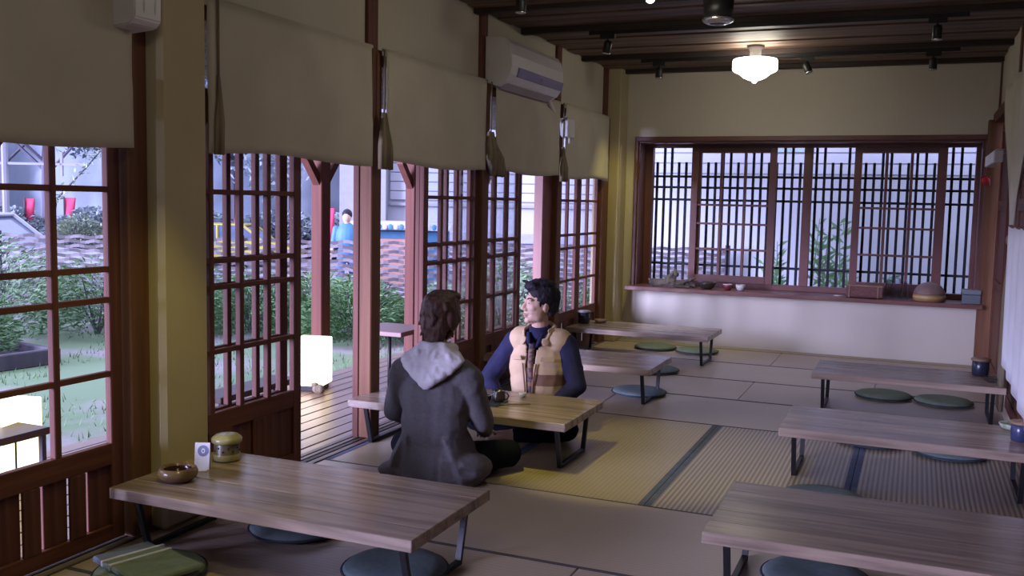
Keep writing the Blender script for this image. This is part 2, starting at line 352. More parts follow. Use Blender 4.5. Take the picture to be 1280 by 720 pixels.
for (x0, x1) in ((WX0+0.10, -2.175), (-1.345, -1.085), (-1.0, -0.60), (0.235, WX1-0.06)):
    bar('pane', x0, x1, Yw+0.02, Yw+0.022, 0.645, 2.045, GLASS, w1, bev=0)
lt = empty('window_lattice', (-1.1, Yw+0.12, 0.6)); tag(lt, kind='structure'); lt.name = 'window_2'
x = -2.62; k = 0
while x < 0.55:
    top = 2.07 if k % 4 in (1, 2) else 1.90
    bar('lattice_bar', x-0.013, x+0.013, Yw+0.11, Yw+0.135, 0.60, top, DARKB, lt); x += 0.0785; k += 1
for z in (0.80, 1.49, 1.62, 1.735): bar('lattice_rail', WX0+0.03, WX1-0.02, Yw+0.10, Yw+0.125, z, z+0.024, DARKB, lt)

# ================================================================== SLIDING DOORS (left wall)
DZ = (0.71, 1.015, 1.14, 1.463)
def leafdoor(name, ya, yb_, X, mull, slots=False, parts=True):
    t = empty(name, (X, (ya+yb_)/2, 0), kind='structure')
    x0, x1 = X-0.016, X+0.016
    bar('stile', x0, x1, ya, ya+0.065, 0.012, 1.84, WOODY, t); bar('stile', x0, x1, yb_-0.065, yb_, 0.012, 1.84, WOODY, t)
    a, b = ya+0.065, yb_-0.065
    bar('bottom_rail', x0, x1, a, b, 0.012, 0.075, WOODH, t); bar('kick_rail', x0, x1, a, b, 0.33, 0.42, WOODH, t); bar('top_rail', x0, x1, a, b, 1.78, 1.84, WOODH, t)
    for z in DZ: bar('glazing_bar', x0+0.004, x1-0.002, a, b, z-0.012, z+0.012, WOODH, t)
    ms = [m_ for m_ in mull if a+0.03 < m_ < b-0.03]
    for m_ in ms: bar('mullion', x0+0.002, x1, m_-0.016, m_+0.016, 0.42, 1.78, WOODY, t)
    ed = [a]+ms+[b]; zz = [0.42]+list(DZ)+[1.78]
    for p, q in zip(ed, ed[1:]):
        for u, v in zip(zz, zz[1:]): bar('pane', X-0.002, X+0.001, p, q, u, v, GLASS, t, bev=0)
    n = 11 if slots else max(3, round((b-a)/0.165)); w = (b-a)/n
    for i in range(n):
        g = 0.030 if (slots and i in slots) else 0.0
        up = i % 2
        bar('kick_board', X-0.014+0.018*up, X+0.000+0.018*up, a+i*w+(0.0 if up else -0.006)*(1 if i else 0), a+(i+1)*w-g, 0.075, 0.33, WOODY, t, bev=0.002)
    return t
dn = [0]
def leaf(*a, **k):
    dn[0] += 1; return leafdoor('door_%d' % dn[0], *a, **k)
xi, xo = -3.028, -3.092
leaf(1.69, 3.01, xi, (1.81, 2.10, 2.39, 2.68), slots=(3, 5, 7, 9))
leaf(0.14, 1.62, xo, (0.42, 0.71, 1.0, 1.29))
leaf(-1.38, -0.02, xi, (-1.1, -0.8, -0.5, -0.2))
leaf(-2.95, -1.6, xi, (-2.7, -2.4, -2.1, -1.8))
leaf(3.30, 4.268, xi, (3.565, 3.78, 3.995))
leaf(3.29, 4.235, xo, (3.545, 3.765, 3.985))
bar('door_jamb', -3.10, -3.06, 4.915, 5.01, 0.0, 1.84, WOODY, wl)
leaf(5.70, 6.60, xo, (6.12, 6.35))
leaf(5.64, 6.50, xi, (5.91, 6.15, 6.37))
leaf(6.55, 7.345, xi, (6.82, 7.06))
leaf(6.62, 7.48, xo, (6.94, 7.19))
bar('door_jamb', -3.11, -3.03, 7.87, 8.09, 0.0, 1.84, mat('orange_jamb_wood', (0.24, 0.095, 0.07), (0.18, 0.07, 0.055), (20, 20, 1), 0.5), wl)  # lighter, more orange tone than the other jamb
leaf(8.21, 8.80, xi, (8.50,)); leaf(8.80, 9.43, xi, (9.09,))

# ================================================================== NOREN / CANVAS SHADES
def cloth(name, pts_fn, nu, nv, m, th=0.006, parent=None, loc=None):
    bm = bmesh.new(); g = [[bm.verts.new(pts_fn(i/nu, j/nv)) for j in range(nv+1)] for i in range(nu+1)]
    for i in range(nu):
        for j in range(nv): bm.faces.new((g[i][j], g[i+1][j], g[i+1][j+1], g[i][j+1]))
    o = frombm(name, bm, m, parent, loc, True)
    md = o.modifiers.new('solid', 'SOLIDIFY'); md.thickness = th
    return o
def shade(ya, yb_, zt, zb, label, seed, X=-2.94, tie=None, sidecut=0.0):
    t = empty('canvas_shade', (X, (ya+yb_)/2, zt), 0, label, 'shade', 'cream canvas shades hung along the doors')
    rnd = random.Random(seed); ph = rnd.random()*6
    def fn(u, v):
        y = ya+(yb_-ya)*u; z = zt-(zt-zb)*v
        amp = 0.012*v
        if sidecut and u < 0.5:                      # sides drawn in by the gathered tie
            y += sidecut*math.sin(min(v, 1)*PI)*max(0, 1-u*4)
        x = X+0.012+amp*math.sin(u*9+ph)+0.006*v*math.sin(u*27+2*ph+v*3)
        if v > 0.62: x += 0.004
        return Vector((x, y, z+0.012*v*math.sin(u*6+ph))) - t.location
    cloth('canvas', fn, 40, 14, CLOTH, 0.005, t)
    bm = bmesh.new(); tube(bm, [(0, ya-t.location.y-0.02, 0.0), (0, yb_-t.location.y+0.02, 0.0)], 0.011, 10)
    frombm('rod', bm, CLOTH, t, (0, 0, 0), True)
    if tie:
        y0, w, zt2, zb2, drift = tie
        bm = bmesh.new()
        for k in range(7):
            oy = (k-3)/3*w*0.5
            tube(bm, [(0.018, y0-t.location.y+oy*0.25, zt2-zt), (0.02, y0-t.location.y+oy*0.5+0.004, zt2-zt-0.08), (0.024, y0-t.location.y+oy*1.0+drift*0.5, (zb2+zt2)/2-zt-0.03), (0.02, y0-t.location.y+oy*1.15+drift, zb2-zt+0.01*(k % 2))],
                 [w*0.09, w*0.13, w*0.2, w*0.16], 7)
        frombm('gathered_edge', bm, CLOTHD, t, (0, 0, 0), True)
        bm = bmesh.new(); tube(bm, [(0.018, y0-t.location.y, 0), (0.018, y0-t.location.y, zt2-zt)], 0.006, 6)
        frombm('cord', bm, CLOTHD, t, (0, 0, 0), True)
    return t
shade(1.70, 3.0, 2.30, 1.625, 'cream canvas shade left of the ochre pillar, cut by the left edge', 1)
shade(0.05, 1.6, 2.30, 1.625, 'cream canvas shade nearest the camera, outside the left edge', 8)
shade(3.45, 4.83, 2.315, 1.64, 'widest cream canvas shade, just right of the ochre pillar', 2, tie=(3.51, 0.045, 1.98, 1.63, 0.0))
shade(5.0, 6.43, 2.315, 1.66, 'cream canvas shade above the seated pair, left of the air conditioner', 3, tie=(4.965, 0.10, 1.95, 1.62, 0.02))
shade(6.60, 7.99, 2.315, 1.67, 'rippled cream canvas shade directly under the air conditioner', 4, tie=(6.50, 0.17, 1.95, 1.64, 0.14))
shade(8.13, 9.42, 2.315, 1.67, 'farthest cream canvas shade, beside the back left corner', 5, tie=(8.06, 0.11, 1.93, 1.63, 0.03))

# ================================================================== AIR CONDITIONER and wall boxes
def prism(bm, prof, y0, y1):                      # profile in XZ, extruded along Y
    a = [bm.verts.new((p[0], y0, p[1])) for p in prof]; b = [bm.verts.new((p[0], y1, p[1])) for p in prof]
    n = len(prof)
    for i in range(n): bm.faces.new((a[i], a[(i+1) % n], b[(i+1) % n], b[i]))
    bm.faces.new(list(reversed(a))); bm.faces.new(b)
ac = empty('air_conditioner', (-3.0, 7.1, 2.32), 0, 'white wall mounted split air conditioner above the shades', 'air conditioner')
prof = [(0, 0), (0.10, -0.03), (0.16, 0.0), (0.20, 0.06), (0.215, 0.12), (0.21, 0.20), (0.19, 0.28), (0.165, 0.315), (0.12, 0.33), (0, 0.33)]
bm = bmesh.new(); prism(bm, prof, -0.56, 0.56)
bmesh.ops.bevel(bm, geom=[e for e in bm.edges if abs(e.verts[0].co.y-e.verts[1].co.y) < 1e-5], offset=0.008, segments=2, affect='EDGES')
frombm('housing', bm, WHITEP, ac)
bm = bmesh.new(); prism(bm, [(0.186, 0.05), (0.206, 0.05), (0.221, 0.115), (0.2, 0.12)], -0.42, 0.54); frombm('violet_trim_strip', bm, VIOL, ac)
bm = bmesh.new(); prism(bm, [(0.03, -0.022), (0.10, -0.045), (0.155, -0.012), (0.15, 0.0)], -0.48, 0.48); frombm('louvre', bm, mat('grey_louvre', (0.35, 0.32, 0.38), (0.3, 0.28, 0.33), rough=0.5), ac)
bm = bmesh.new(); lathe(bm, [(0.016, 0), (0.02, 0.002), (0.02, 0.006)], 12); o_ = frombm('badge', bm, SILV, ac, (0.209, 0.06, 0.085)); o_.rotation_euler = (0, PI/2-0.2, 0)
bm = bmesh.new(); tube(bm, [(0.10, 0.50, 0.0), (0.09, 0.6, -0.06), (0.05, 0.80, -0.10), (0.05, 0.98, -0.17), (0.05, 1.0, -0.28)], 0.017, 10); frombm('pipe', bm, WHITEP, ac, None, True)
pb = empty('pipe_box', (-2.95, 8.16, 2.02), 0, 'small white box on the wall below the air conditioner pipe', 'box')
bm = bmesh.new(); bxb(bm, 0, 0.07, -0.09, 0.09, 0.0, 0.17, 0.008); frombm('cover', bm, WHITEP, pb)
bm = bmesh.new(); tube(bm, [(0.05, 0, 0), (0.05, 0, -0.05)], 0.01, 8); frombm('drain_stub', bm, WHITEP, pb, None, True)
wbx = empty('wall_box', (-2.93, 3.05, 2.09), 0, 'white plastic wall box on the post left of the ochre pillar, cut by top edge', 'box')
bm = bmesh.new(); prism(bm, [(-0.04, 0.0), (0.09, 0.01), (0.115, 0.035), (0.125, 0.33), (-0.04, 0.33)], -0.15, -0.005); bmesh.ops.bevel(bm, geom=list(bm.edges), offset=0.006, segments=2, affect='EDGES'); frombm('housing', bm, WHITEP, wbx)
for yy in (-0.10, -0.04):
    bm = bmesh.new(); ell(bm, (0.11, yy, 0.10), (0.012, 0.008, 0.05), u=10, v=8); frombm('glossy_rib', bm, mat('glossy_white', (0.7, 0.68, 0.66), rough=0.12), wbx, None, True)

# ================================================================== CEILING LAMPS and SPOTS
def ceiling_lamp(y, label):
    t = empty('ceiling_lamp', (-1.36, y, ZC), 0, label, 'lamp', 'frosted glass ceiling lamps')
    lat('ceiling_plate', [(0.045, -0.175), (0.05, -0.05), (0.075, -0.03), (0.075, 0.0)], CEILB, t)
    g = emis('lamp_glass', (1.0, 0.93, 0.78), 12.0) if 'lamp_glass' not in MATS else MATS['lamp_glass']
    lat('glass_shade', [(0.012, -0.325), (0.022, -0.315), (0.012, -0.305), (0.05, -0.30), (0.095, -0.28), (0.13, -0.25), (0.16, -0.235), (0.176, -0.228), (0.186, -0.218), (0.190, -0.205), (0.190, -0.145), (0.183, -0.128), (0.15, -0.120), (0.09, -0.117), (0.05, -0.115)], g, t, n=32)
    return t
ceiling_lamp(8.54, 'white frosted bowl shaped ceiling lamp before the back wall')
ceiling_lamp(5.04, 'white frosted ceiling lamp cut by the top edge, nearer the camera')
ceiling_lamp(1.54, 'white frosted ceiling lamp above and behind the camera')
for nm, y in (('light_track', 7.30), ('light_track', 8.84), ('light_track', 5.6), ('light_track', 4.1)):
    t = bar(nm, -2.45, 0.25, y-0.018, y+0.018, ZC-0.075, ZC-0.043, BLACK)
    tag(t, {7.30: 'black light track under the ceiling boards, second from the back wall', 8.84: 'black light track nearest the back wall', 5.6: 'black light track near the top edge of the picture', 4.1: 'black light track above the seated pair, out of frame'}[y], 'track', 'black ceiling light tracks')
def spotlight(x, y, dx, dy, label):
    t = empty('track_spotlight', (x, y, ZC-0.075), 0, label, 'spotlight', 'black track spotlights')
    bm = bmesh.new(); bxb(bm, -0.06, 0.06, -0.018, 0.018, -0.035, 0.0, 0.003); frombm('adapter', bm, BLACK, t)
    bm = bmesh.new(); tube(bm, [(0, 0, -0.03), (0, 0, -0.075)], 0.008, 8); frombm('stem', bm, BLACK, t, None, True)
    ax = Vector((dx, dy, -1)).normalized()
    h = lat('lamp_head', [(0.012, 0.05), (0.028, 0.045), (0.032, 0.03), (0.032, -0.04), (0.028, -0.045)], BLACK, t, (0, 0, -0.095), 20)
    q = Vector((0, 0, -1)).rotation_difference(ax); h.rotation_mode = 'QUATERNION'; h.rotation_quaternion = q
    rr = lat('silver_rim', [(0.022, -0.044), (0.033, -0.044), (0.034, -0.052), (0.024, -0.054)], SILV, h, None, 20)
    return t
spotlight(-2.30, 7.30, -0.2, 0.0, 'black track spotlight right of the air conditioner, above its unit')
spotlight(-2.28, 8.84, 0, 0, 'black track spotlight nearest the back left corner')
spotlight(-0.96, 8.84, 0.5, -0.2, 'tilted black track spotlight just right of the glowing bowl lamp')
spotlight(0.05, 8.84, 0, 0, 'black track spotlight by the back right corner')
spotlight(0.055, 7.30, 0, 0, 'black track spotlight at right, on the second track from the back')
spotlight(-2.33, 5.6, 0, 0, 'black track spotlight cut by the top edge above the air conditioner')
spotlight(-2.15, 4.1, 0, 0.2, 'black track spotlight above the seated pair, out of frame')
spot((-2.13, 4.12, 2.60), (-1.42, 5.2, 0), 80, 38, (1.0, 0.90, 0.20), 0.5, 0.03)
tag(bar('light_track', -2.75, 0.25, 2.40, 2.436, ZC-0.075, ZC-0.043, BLACK), 'black light track nearest the camera, out of frame', 'track', 'black ceiling light tracks')
spotlight(-2.15, 2.42, -0.3, 0.35, 'black track spotlight near the ochre pillar, out of frame')
spot((-2.17, 2.46, 2.62), (-2.75, 3.05, 0.0), 45, 46, (1.0, 0.88, 0.22), 0.6, 0.03)
spot((-2.28, 8.84, 2.60), (-2.6, 9.7, 0.8), 40, 80, (1.0, 0.88, 0.30), 0.8, 0.03)
pj = empty('ceiling_speaker', (-1.16, 5.85, ZC-0.03), 0, 'black drum shaped ceiling fixture with silver rim, cut by the top edge', 'ceiling fixture')
lat('mount', [(0.055, -0.14), (0.055, 0.03)], BLACK, pj)
lat('drum', [(0.085, -0.245), (0.09, -0.14), (0.055, -0.13)], BLACK, pj)
lat('silver_rim', [(0.06, -0.275), (0.088, -0.262), (0.096, -0.25), (0.09, -0.243)], SILV, pj)
lat('dark_lens', [(0.004, -0.285), (0.035, -0.28), (0.06, -0.272)], mat('dark_lens', (0.05, 0.05, 0.09), rough=0.1), pj)

# ================================================================== LOW TABLES
def table(cx, cy_, L, Wd, label, wdir=1):
    t = empty('low_table', (cx, cy_, 0), 0, label, 'table', 'low wooden tables with black steel legs')
    n = 5; w = Wd/n
    for i in range(n):
        j = random.uniform(-0.0006, 0.0006)
        key = ('tb', round(L, 3), round(w, 4))
        if key not in PC:
            bm = bmesh.new(); bxb(bm, -L/2, L/2, -w/2+0.0006, w/2-0.0006, -0.0225, 0.0225, 0.003); bmesh.ops.recalc_face_normals(bm, faces=bm.faces)
            me = bpy.data.meshes.new('board'); bm.to_mesh(me); bm.free(); me.materials.append(TAB); PC[key] = me
        link('board', PC[key], None, t, (0, -Wd/2+w*(i+0.5), 0.2575+j))
    for sx in (-1, 1):
        x = sx*(L/2-0.075)
        for sy2 in (-1, 1):
            bm = bmesh.new(); yb2, yt = sy2*0.195, sy2*0.262
            vs = []
            for (yy, zz) in ((yb2, 0.0), (yt, 0.235)):
                vs.append([bm.verts.new((x+a, yy+b, zz)) for a, b in ((-0.012, -0.01), (0.012, -0.01), (0.012, 0.01), (-0.012, 0.01))])
            for k in range(4): bm.faces.new((vs[0][k], vs[0][(k+1) % 4], vs[1][(k+1) % 4], vs[1][k]))
            bm.faces.new(vs[0]); bm.faces.new(vs[1]); frombm('leg', bm, BLACK, t)
        bm = bmesh.new(); bxb(bm, x-0.012, x+0.012, -0.195, 0.195, 0.0, 0.02, 0.002); frombm('foot_bar', bm, BLACK, t)
        bm = bmesh.new(); bxb(bm, x-0.012, x+0.012, -0.26, 0.26, 0.225, 0.235, 0.002); frombm('top_bar', bm, BLACK, t)
    return t
table(-2.225, 3.155, 1.37, 0.66, 'low wooden table nearest the camera at left, with brown bowl and card')
table(-2.33, 5.05, 1.345, 0.68, 'low wooden table between the two seated people')
table(-2.345, 6.89, 1.32, 0.67, 'bare low wooden table behind the man in the vest')
table(-2.325, 8.78, 1.34, 0.66, 'low wooden table farthest back at left, against the doors')
table(-0.015, 7.36, 1.24, 0.62, 'low wooden table at right, farthest of the right row')
table(-0.0, 5.49, 1.24, 0.64, 'low wooden table in the middle of the right row')
table(-0.02, 3.72, 1.27, 0.70, 'low wooden table nearest the camera at right, bare pale top')

# ================================================================== CUSHIONS
cprof = [(0.02, 0.0), (0.16, 0.0), (0.19, 0.008), (0.205, 0.022), (0.19, 0.036), (0.15, 0.044), (0.08, 0.045), (0.01, 0.040)]
def cushion(x, y, label, m=CUSH, rr=1.0):
    t = empty('floor_cushion', (x, y, 0.0), random.random()*3, label, 'cushion', 'round floor cushions')
    k = ('cu', m.name)
    if k not in PC:
        bm = bmesh.new(); lathe(bm, cprof, 36); bmesh.ops.recalc_face_normals(bm, faces=bm.faces); me = bpy.data.meshes.new('pad'); bm.to_mesh(me); bm.free()
        for p in me.polygons: p.use_smooth = True
        me.materials.append(m); PC[k] = me
        bm = bmesh.new(); n = 40
        tube(bm, [(0.206*math.cos(2*PI*i/n), 0.206*math.sin(2*PI*i/n), 0.02) for i in range(n+1)], 0.0055, 6); me = bpy.data.meshes.new('piping'); bm.to_mesh(me); bm.free(); me.materials.append(CUSHD); PC[k+('p',)] = me
        bm = bmesh.new(); lathe(bm, [(0.012, 0.0), (0.016, 0.003), (0.008, 0.006)], 12); me = bpy.data.meshes.new('button'); bm.to_mesh(me); bm.free(); me.materials.append(CUSHD); PC[k+('b',)] = me
    a = link('pad', PC[k], None, t); b = link('piping', PC[k+('p',)], None, t); 
    for o in (a, b): o.scale = (rr, rr, 1)
    return t
cushion(-2.42, 3.40, 'teal grey round cushion under the left end of the nearest left table')
cushion(-1.80, 3.17, 'teal grey round cushion under the right end of the nearest left table')
cushion(-2.62, 2.74, 'sage green round cushion in the lower left corner, striped cloth on it', CUSHG)
cushion(-1.89, 7.05, 'teal grey round cushion under the table behind the man in the vest', CUSH)
cushion(-2.03, 8.08, 'teal grey round cushion behind the second left table, mostly hidden')
cushion(-2.36, 9.38, 'sage green cushion against the back wall, left one of the pair', CUSHG)
cushion(-1.93, 9.33, 'sage green cushion against the back wall, right one of the pair', CUSHG)
cushion(-0.17, 7.84, 'green grey cushion beneath the farthest right table, left one of the pair', CUSHG)
cushion(0.25, 7.80, 'green grey cushion beneath the farthest right table, right one of the pair', CUSHG)
cushion(0.25, 6.17, 'teal grey cushion under the middle right table, toward its right end', CUSH)
cushion(-0.19, 6.27, 'teal grey cushion under the middle right table, hidden but for its front rim', CUSH)
cushion(-0.36, 4.86, 'teal grey cushion just behind the nearest right table')
cushion(-0.29, 3.80, 'blue grey cushion under the nearest right table, at the bottom edge')
cushion(0.19, 3.74, 'blue grey cushion under the nearest right table, only its rim showing')
# folded striped cloth on the near cushion
fc = empty('folded_cloth', (-2.60, 2.72, 0.046), math.radians(-18), 'folded olive cloth with two white stripes on the lower left cushion', 'cloth')
bm = bmesh.new(); bxb(bm, -0.13, 0.17, -0.13, 0.12, 0, 0.022, 0.006); frombm('olive_fold', bm, CUSHG, fc)
bm = bmesh.new(); bxb(bm, -0.20, -0.12, -0.13, 0.10, 0, 0.024, 0.006); frombm('grey_blue_fold', bm, mat('grey_blue_cloth', (0.17, 0.20, 0.25), rough=0.9), fc)
WS = mat('white_stripe_cloth', (0.7, 0.7, 0.75), rough=0.9)
for x in (-0.125, -0.07):
    bm = bmesh.new(); bxb(bm, x, x+0.014, -0.132, 0.121, 0.003, 0.026, 0.002); frombm('white_stripe', bm, WS, fc)

# ================================================================== THINGS ON THE TABLES
ZT = 0.281
bw = empty('bowl', (-2.735, 3.02, ZT), 0, 'shallow brown glazed bowl on the nearest left table', 'bowl')
lat('body', [(0.045, 0.0), (0.062, 0.006), (0.078, 0.022), (0.081, 0.038), (0.075, 0.053), (0.066, 0.058), (0.060, 0.052), (0.055, 0.025), (0.03, 0.016), (0.003, 0.014)], mat('brown_glaze', (0.20, 0.13, 0.055), (0.13, 0.075, 0.035), (8, 8, 20), 0.18), bw, n=32)
lat('inside_glaze', [(0.002, 0.0155), (0.03, 0.0175), (0.054, 0.0265), (0.0575, 0.047)], mat('dark_red_glaze', (0.05, 0.018, 0.012), rough=0.15), bw, n=32, ct=False)
cd = empty('card_stand', (-2.755, 3.185, ZT), math.radians(22), 'white table card with round grey blue emblem beside the canister', 'card')
bm = bmesh.new(); bxb(bm, -0.032, 0.032, -0.0012, 0.0012, 0.0, 0.115, 0); o = frombm('front_sheet', bm, WHITEP, cd); o.rotation_euler = (math.radians(-8), 0, 0)
bm = bmesh.new(); bxb(bm, -0.032, 0.032, -0.0012, 0.0012, 0.0, 0.114, 0); o2 = frombm('back_sheet', bm, WHITEP, cd, (0, 0.034, 0)); o2.rotation_euler = (math.radians(8), 0, 0)
bm = bmesh.new(); bxb(bm, -0.03, 0.03, -0.03, 0.002, 0, 0.003, 0); frombm('white_base', bm, WS, cd)
def disc(name, r0, r1, z0, m, par, loc, sx=1.0):
    bm = bmesh.new(); lathe(bm, [(r0, 0), (r0, z0), (r1, z0), (r1, 0)] if r0 else [(r1, 0), (r1, z0)], 28, closed_top=not r0, closed_bot=not r0)
    o_ = frombm(name, bm, m, par, loc); o_.rotation_euler = (PI/2, 0, 0); o_.scale = (sx, 1, 1); return o_
disc('blue_emblem', 0, 0.024, 0.0008, mat('grey_blue_ink', (0.17, 0.18, 0.30), rough=0.6), o, (0.004, -0.0013, 0.080))
disc('white_ring', 0.0055, 0.0105, 0.0006, WS, o, (0.004, -0.0022, 0.080), 0.75)
cn = empty('canister', (-2.765, 3.36, ZT), 0, 'olive glazed lidded canister beside the white card', 'canister')
GL = mat('olive_glaze', (0.36, 0.33, 0.14), (0.30, 0.27, 0.11), (10, 10, 10), 0.3)
lat('body', [(0.050, 0.0), (0.056, 0.006), (0.058, 0.03), (0.056, 0.034), (0.056, 0.075), (0.05, 0.085)], mat('brown_band_glaze', (0.15, 0.115, 0.06), (0.12, 0.09, 0.05), rough=0.35), cn, n=32)
lat('glazed_foot', [(0.0575, 0.004), (0.0595, 0.008), (0.0595, 0.026), (0.0575, 0.032)], GL, cn, n=32, ct=False, cb=False)
lat('lid', [(0.058, 0.078), (0.066, 0.084), (0.067, 0.098), (0.060, 0.106), (0.052, 0.109), (0.05, 0.114), (0.03, 0.117), (0.002, 0.118)], GL, cn, n=32)
for k in range(16):
    a = 2*PI*k/16; zz = 0.048 if k % 2 else 0.062
    bm = bmesh.new(); ell(bm, (0.0565*math.cos(a), 0.0565*math.sin(a), zz), (0.004, 0.004, 0.004), u=8, v=6); frombm('dark_dot', bm, BLACK, cn)
# tray set between the people
tyr = empty('tray', (-2.235, 5.01, ZT), 0, 'small black slate tray with tea things on the table between the pair', 'tray')
bm = bmesh.new(); bxb(bm, -0.13, 0.09, -0.085, 0.085, 0, 0.008, 0.003); frombm('slate', bm, mat('slate', (0.035, 0.045, 0.06), rough=0.35), tyr)
DKG = mat('dark_glaze', (0.035, 0.025, 0.025), (0.05, 0.035, 0.03), rough=0.22)
tp = empty('tea_pitcher', (-2.185, 5.04, ZT+0.008), 0, 'dark brown tea pitcher with loop handle on the black tray', 'pitcher')
lat('body', [(0.024, 0.0), (0.036, 0.008), (0.039, 0.025), (0.036, 0.045), (0.030, 0.056), (0.032, 0.064), (0.028, 0.062), (0.026, 0.05), (0.002, 0.045)], DKG, tp)
bm = bmesh.new(); tube(bm, [(0.03, 0, 0.055), (0.052, 0, 0.054), (0.062, 0, 0.038), (0.054, 0, 0.018), (0.034, 0, 0.014)], 0.0045, 8); frombm('handle', bm, DKG, tp, None, True)
bm = bmesh.new(); tube(bm, [(-0.026, -0.0, 0.045), (-0.045, -0.0, 0.064)], [0.012, 0.006], 8); frombm('spout', bm, DKG, tp, None, True)
def cup(x, y, z, label, m1, m2, s=1.0, name='tea_cup', cat='cup', grp=None):
    t = empty(name, (x, y, z), 0, label, cat, grp)
    o1 = lat('body', [(0.012*s, 0), (0.018*s, 0.003*s), (0.026*s, 0.018*s), (0.028*s, 0.032*s), (0.024*s, 0.031*s), (0.016*s, 0.008*s), (0.001, 0.007*s)], m1, t, n=20)
    lat('rim', [(0.0245*s, 0.0305*s), (0.0285*s, 0.031*s), (0.0275*s, 0.035*s), (0.0245*s, 0.035*s)], m2, t, n=20, ct=False, cb=False)
    return t
cup(-2.255, 5.03, ZT+0.008, 'small dark tea cup with a painted rim highlight left of the pitcher', DKG, WHITEP)  # white rim stands in for the highlight on the dark cups
cup(-2.335, 5.00, ZT+0.008, 'small dark tea cup with a painted rim highlight beside the blazer sleeve', DKG, WHITEP)
cup(-2.12, 5.25, ZT, 'small white dish on the table in front of the vest', WHITEP, WHITEP, 0.8, 'small_dish', 'dish')
tg = empty('tea_tongs', (-2.08, 5.03, ZT), math.radians(35), 'thin wooden tea tongs on the table right of the tray', 'tongs')
for s2 in (-1, 1):
    bm = bmesh.new(); tube(bm, [(-0.09, 0.0, 0.005), (0.0, s2*0.006, 0.005), (0.09, s2*0.010, 0.005)], 0.004, 6); frombm('prong', bm, TAB, tg)
# jars, dishes
JAR = mat('dark_blue_jar_glaze', (0.025, 0.03, 0.055), (0.018, 0.02, 0.035), rough=0.25)
WLID = mat('wooden_lid', (0.26, 0.16, 0.09), (0.2, 0.12, 0.07), (10, 2, 10), 0.5)
def jar(x, y, label, s=1.0, lidm=None, body=None):
    t = empty('lidded_jar', (x, y, ZT), 0, label, 'jar')
    lat('body', [(0.042*s, 0), (0.048*s, 0.006), (0.05*s, 0.05*s), (0.049*s, 0.088*s), (0.044*s, 0.092*s)], body or JAR, t)
    lat('lid', [(0.054*s, 0.092*s), (0.057*s, 0.096*s), (0.057*s, 0.104*s), (0.05*s, 0.109*s), (0.002, 0.11*s)], lidm or WLID, t)
    return t
jar(-2.93, 8.80, 'dark lidded jar on the far left table by the doors', 1.15, mat('grey_lid', (0.25, 0.22, 0.25), rough=0.3))
jar(0.47, 7.52, 'dark blue jar with wooden lid on the farthest right table', 1.15)
jar(0.545, 5.46, 'blue jar with wooden lid at the right edge of the picture', 0.95, None, mat('mid_blue_glaze', (0.04, 0.05, 0.12), rough=0.25))
def dish(x, y, label, s, m, name='dish'):
    t = empty(name, (x, y, ZT), 0, label, 'dish')
    lat('body', [(0.03*s, 0), (0.05*s, 0.008*s), (0.062*s, 0.03*s), (0.06*s, 0.034*s), (0.054*s, 0.03*s), (0.04*s, 0.012*s), (0.002, 0.009*s)], m, t, n=28)
    lat('foot_ring', [(0.03*s, 0), (0.032*s, 0.004*s)], m, t, n=28)
    return t
dish(-2.80, 8.93, 'small brown wooden dish beside the jar on the far left table', 1.0, WLID)
dish(0.53, 7.27, 'small clear glass dish on the farthest right table', 1.0, GLASSO, 'glass_dish')
dish(0.525, 5.73, 'white and green bowl behind the blue jar on the middle right table', 1.0, mat('white_green_glaze', (0.5, 0.52, 0.42), (0.2, 0.28, 0.14), (20, 20, 20), 0.3), 'bowl')

# ================================================================== THINGS ON THE SILL
ZS = 0.591
dw = empty('driftwood', (-2.31, 9.84, ZS), 0, 'gnarled grey brown driftwood at the left end of the window sill', 'driftwood')
DW = mat('driftwood', (0.13, 0.105, 0.075), (0.06, 0.05, 0.04), (12, 12, 12), 0.9, 0.5)
bm = bmesh.new()
cap(bm, (-0.2, 0.0, 0.03), (0.2, 0.02, 0.022), 0.03, 0.018); cap(bm, (-0.12, 0, 0.03), (0.0, 0.0, 0.05), 0.03, 0.025)
cap(bm, (-0.06, 0, 0.05), (0.015, 0.01, 0.14), 0.028, 0.012); cap(bm, (0.015, 0.01, 0.14), (0.03, 0.0, 0.10), 0.012, 0.02); cap(bm, (0.05, 0, 0.03), (0.21, -0.02, 0.08), 0.02, 0.01); cap(bm, (-0.2, 0, 0.03), (-0.24, 0.02, 0.055), 0.02, 0.012)
remesh('trunk', bm, 0.008, DW, dw, None, 1, (0.02, 0.03))
bm = bmesh.new(); cap(bm, (0.02, -0.03, 0.012), (0.16, -0.04, 0.012), 0.012, 0.008); remesh('branch', bm, 0.006, DW, dw, None, 1); dw.scale = (1.1, 1.2, 1.3)
sb = empty('bowl', (-1.955, 9.83, ZS), 0, 'dark bowl on the window sill right of the driftwood', 'bowl')
lat('body', [(0.04, 0), (0.07, 0.015), (0.088, 0.05), (0.09, 0.072), (0.082, 0.07), (0.065, 0.03), (0.003, 0.02)], DKG, sb, n=28)
bm = bmesh.new(); ell(bm, (0, 0, 0.045), (0.072, 0.072, 0.02)); frombm('contents', bm, DW, sb)
cup(-1.745, 9.83, ZS, 'dark red cup on the window sill', mat('red_glaze', (0.20, 0.03, 0.04), rough=0.3), WHITEP, 1.75)
cup(-1.615, 9.83, ZS, 'pale grey cup on the window sill right of the red one', WHITEP, WHITEP, 1.75)
sd = lat('saucer', [(0.03, 0), (0.045, 0.006), (0.044, 0.010), (0.002, 0.006)], WHITEP, None, (-0.67, 9.80, ZS)); tag(sd, 'small flat white dish on the window sill left of the basket', 'dish')
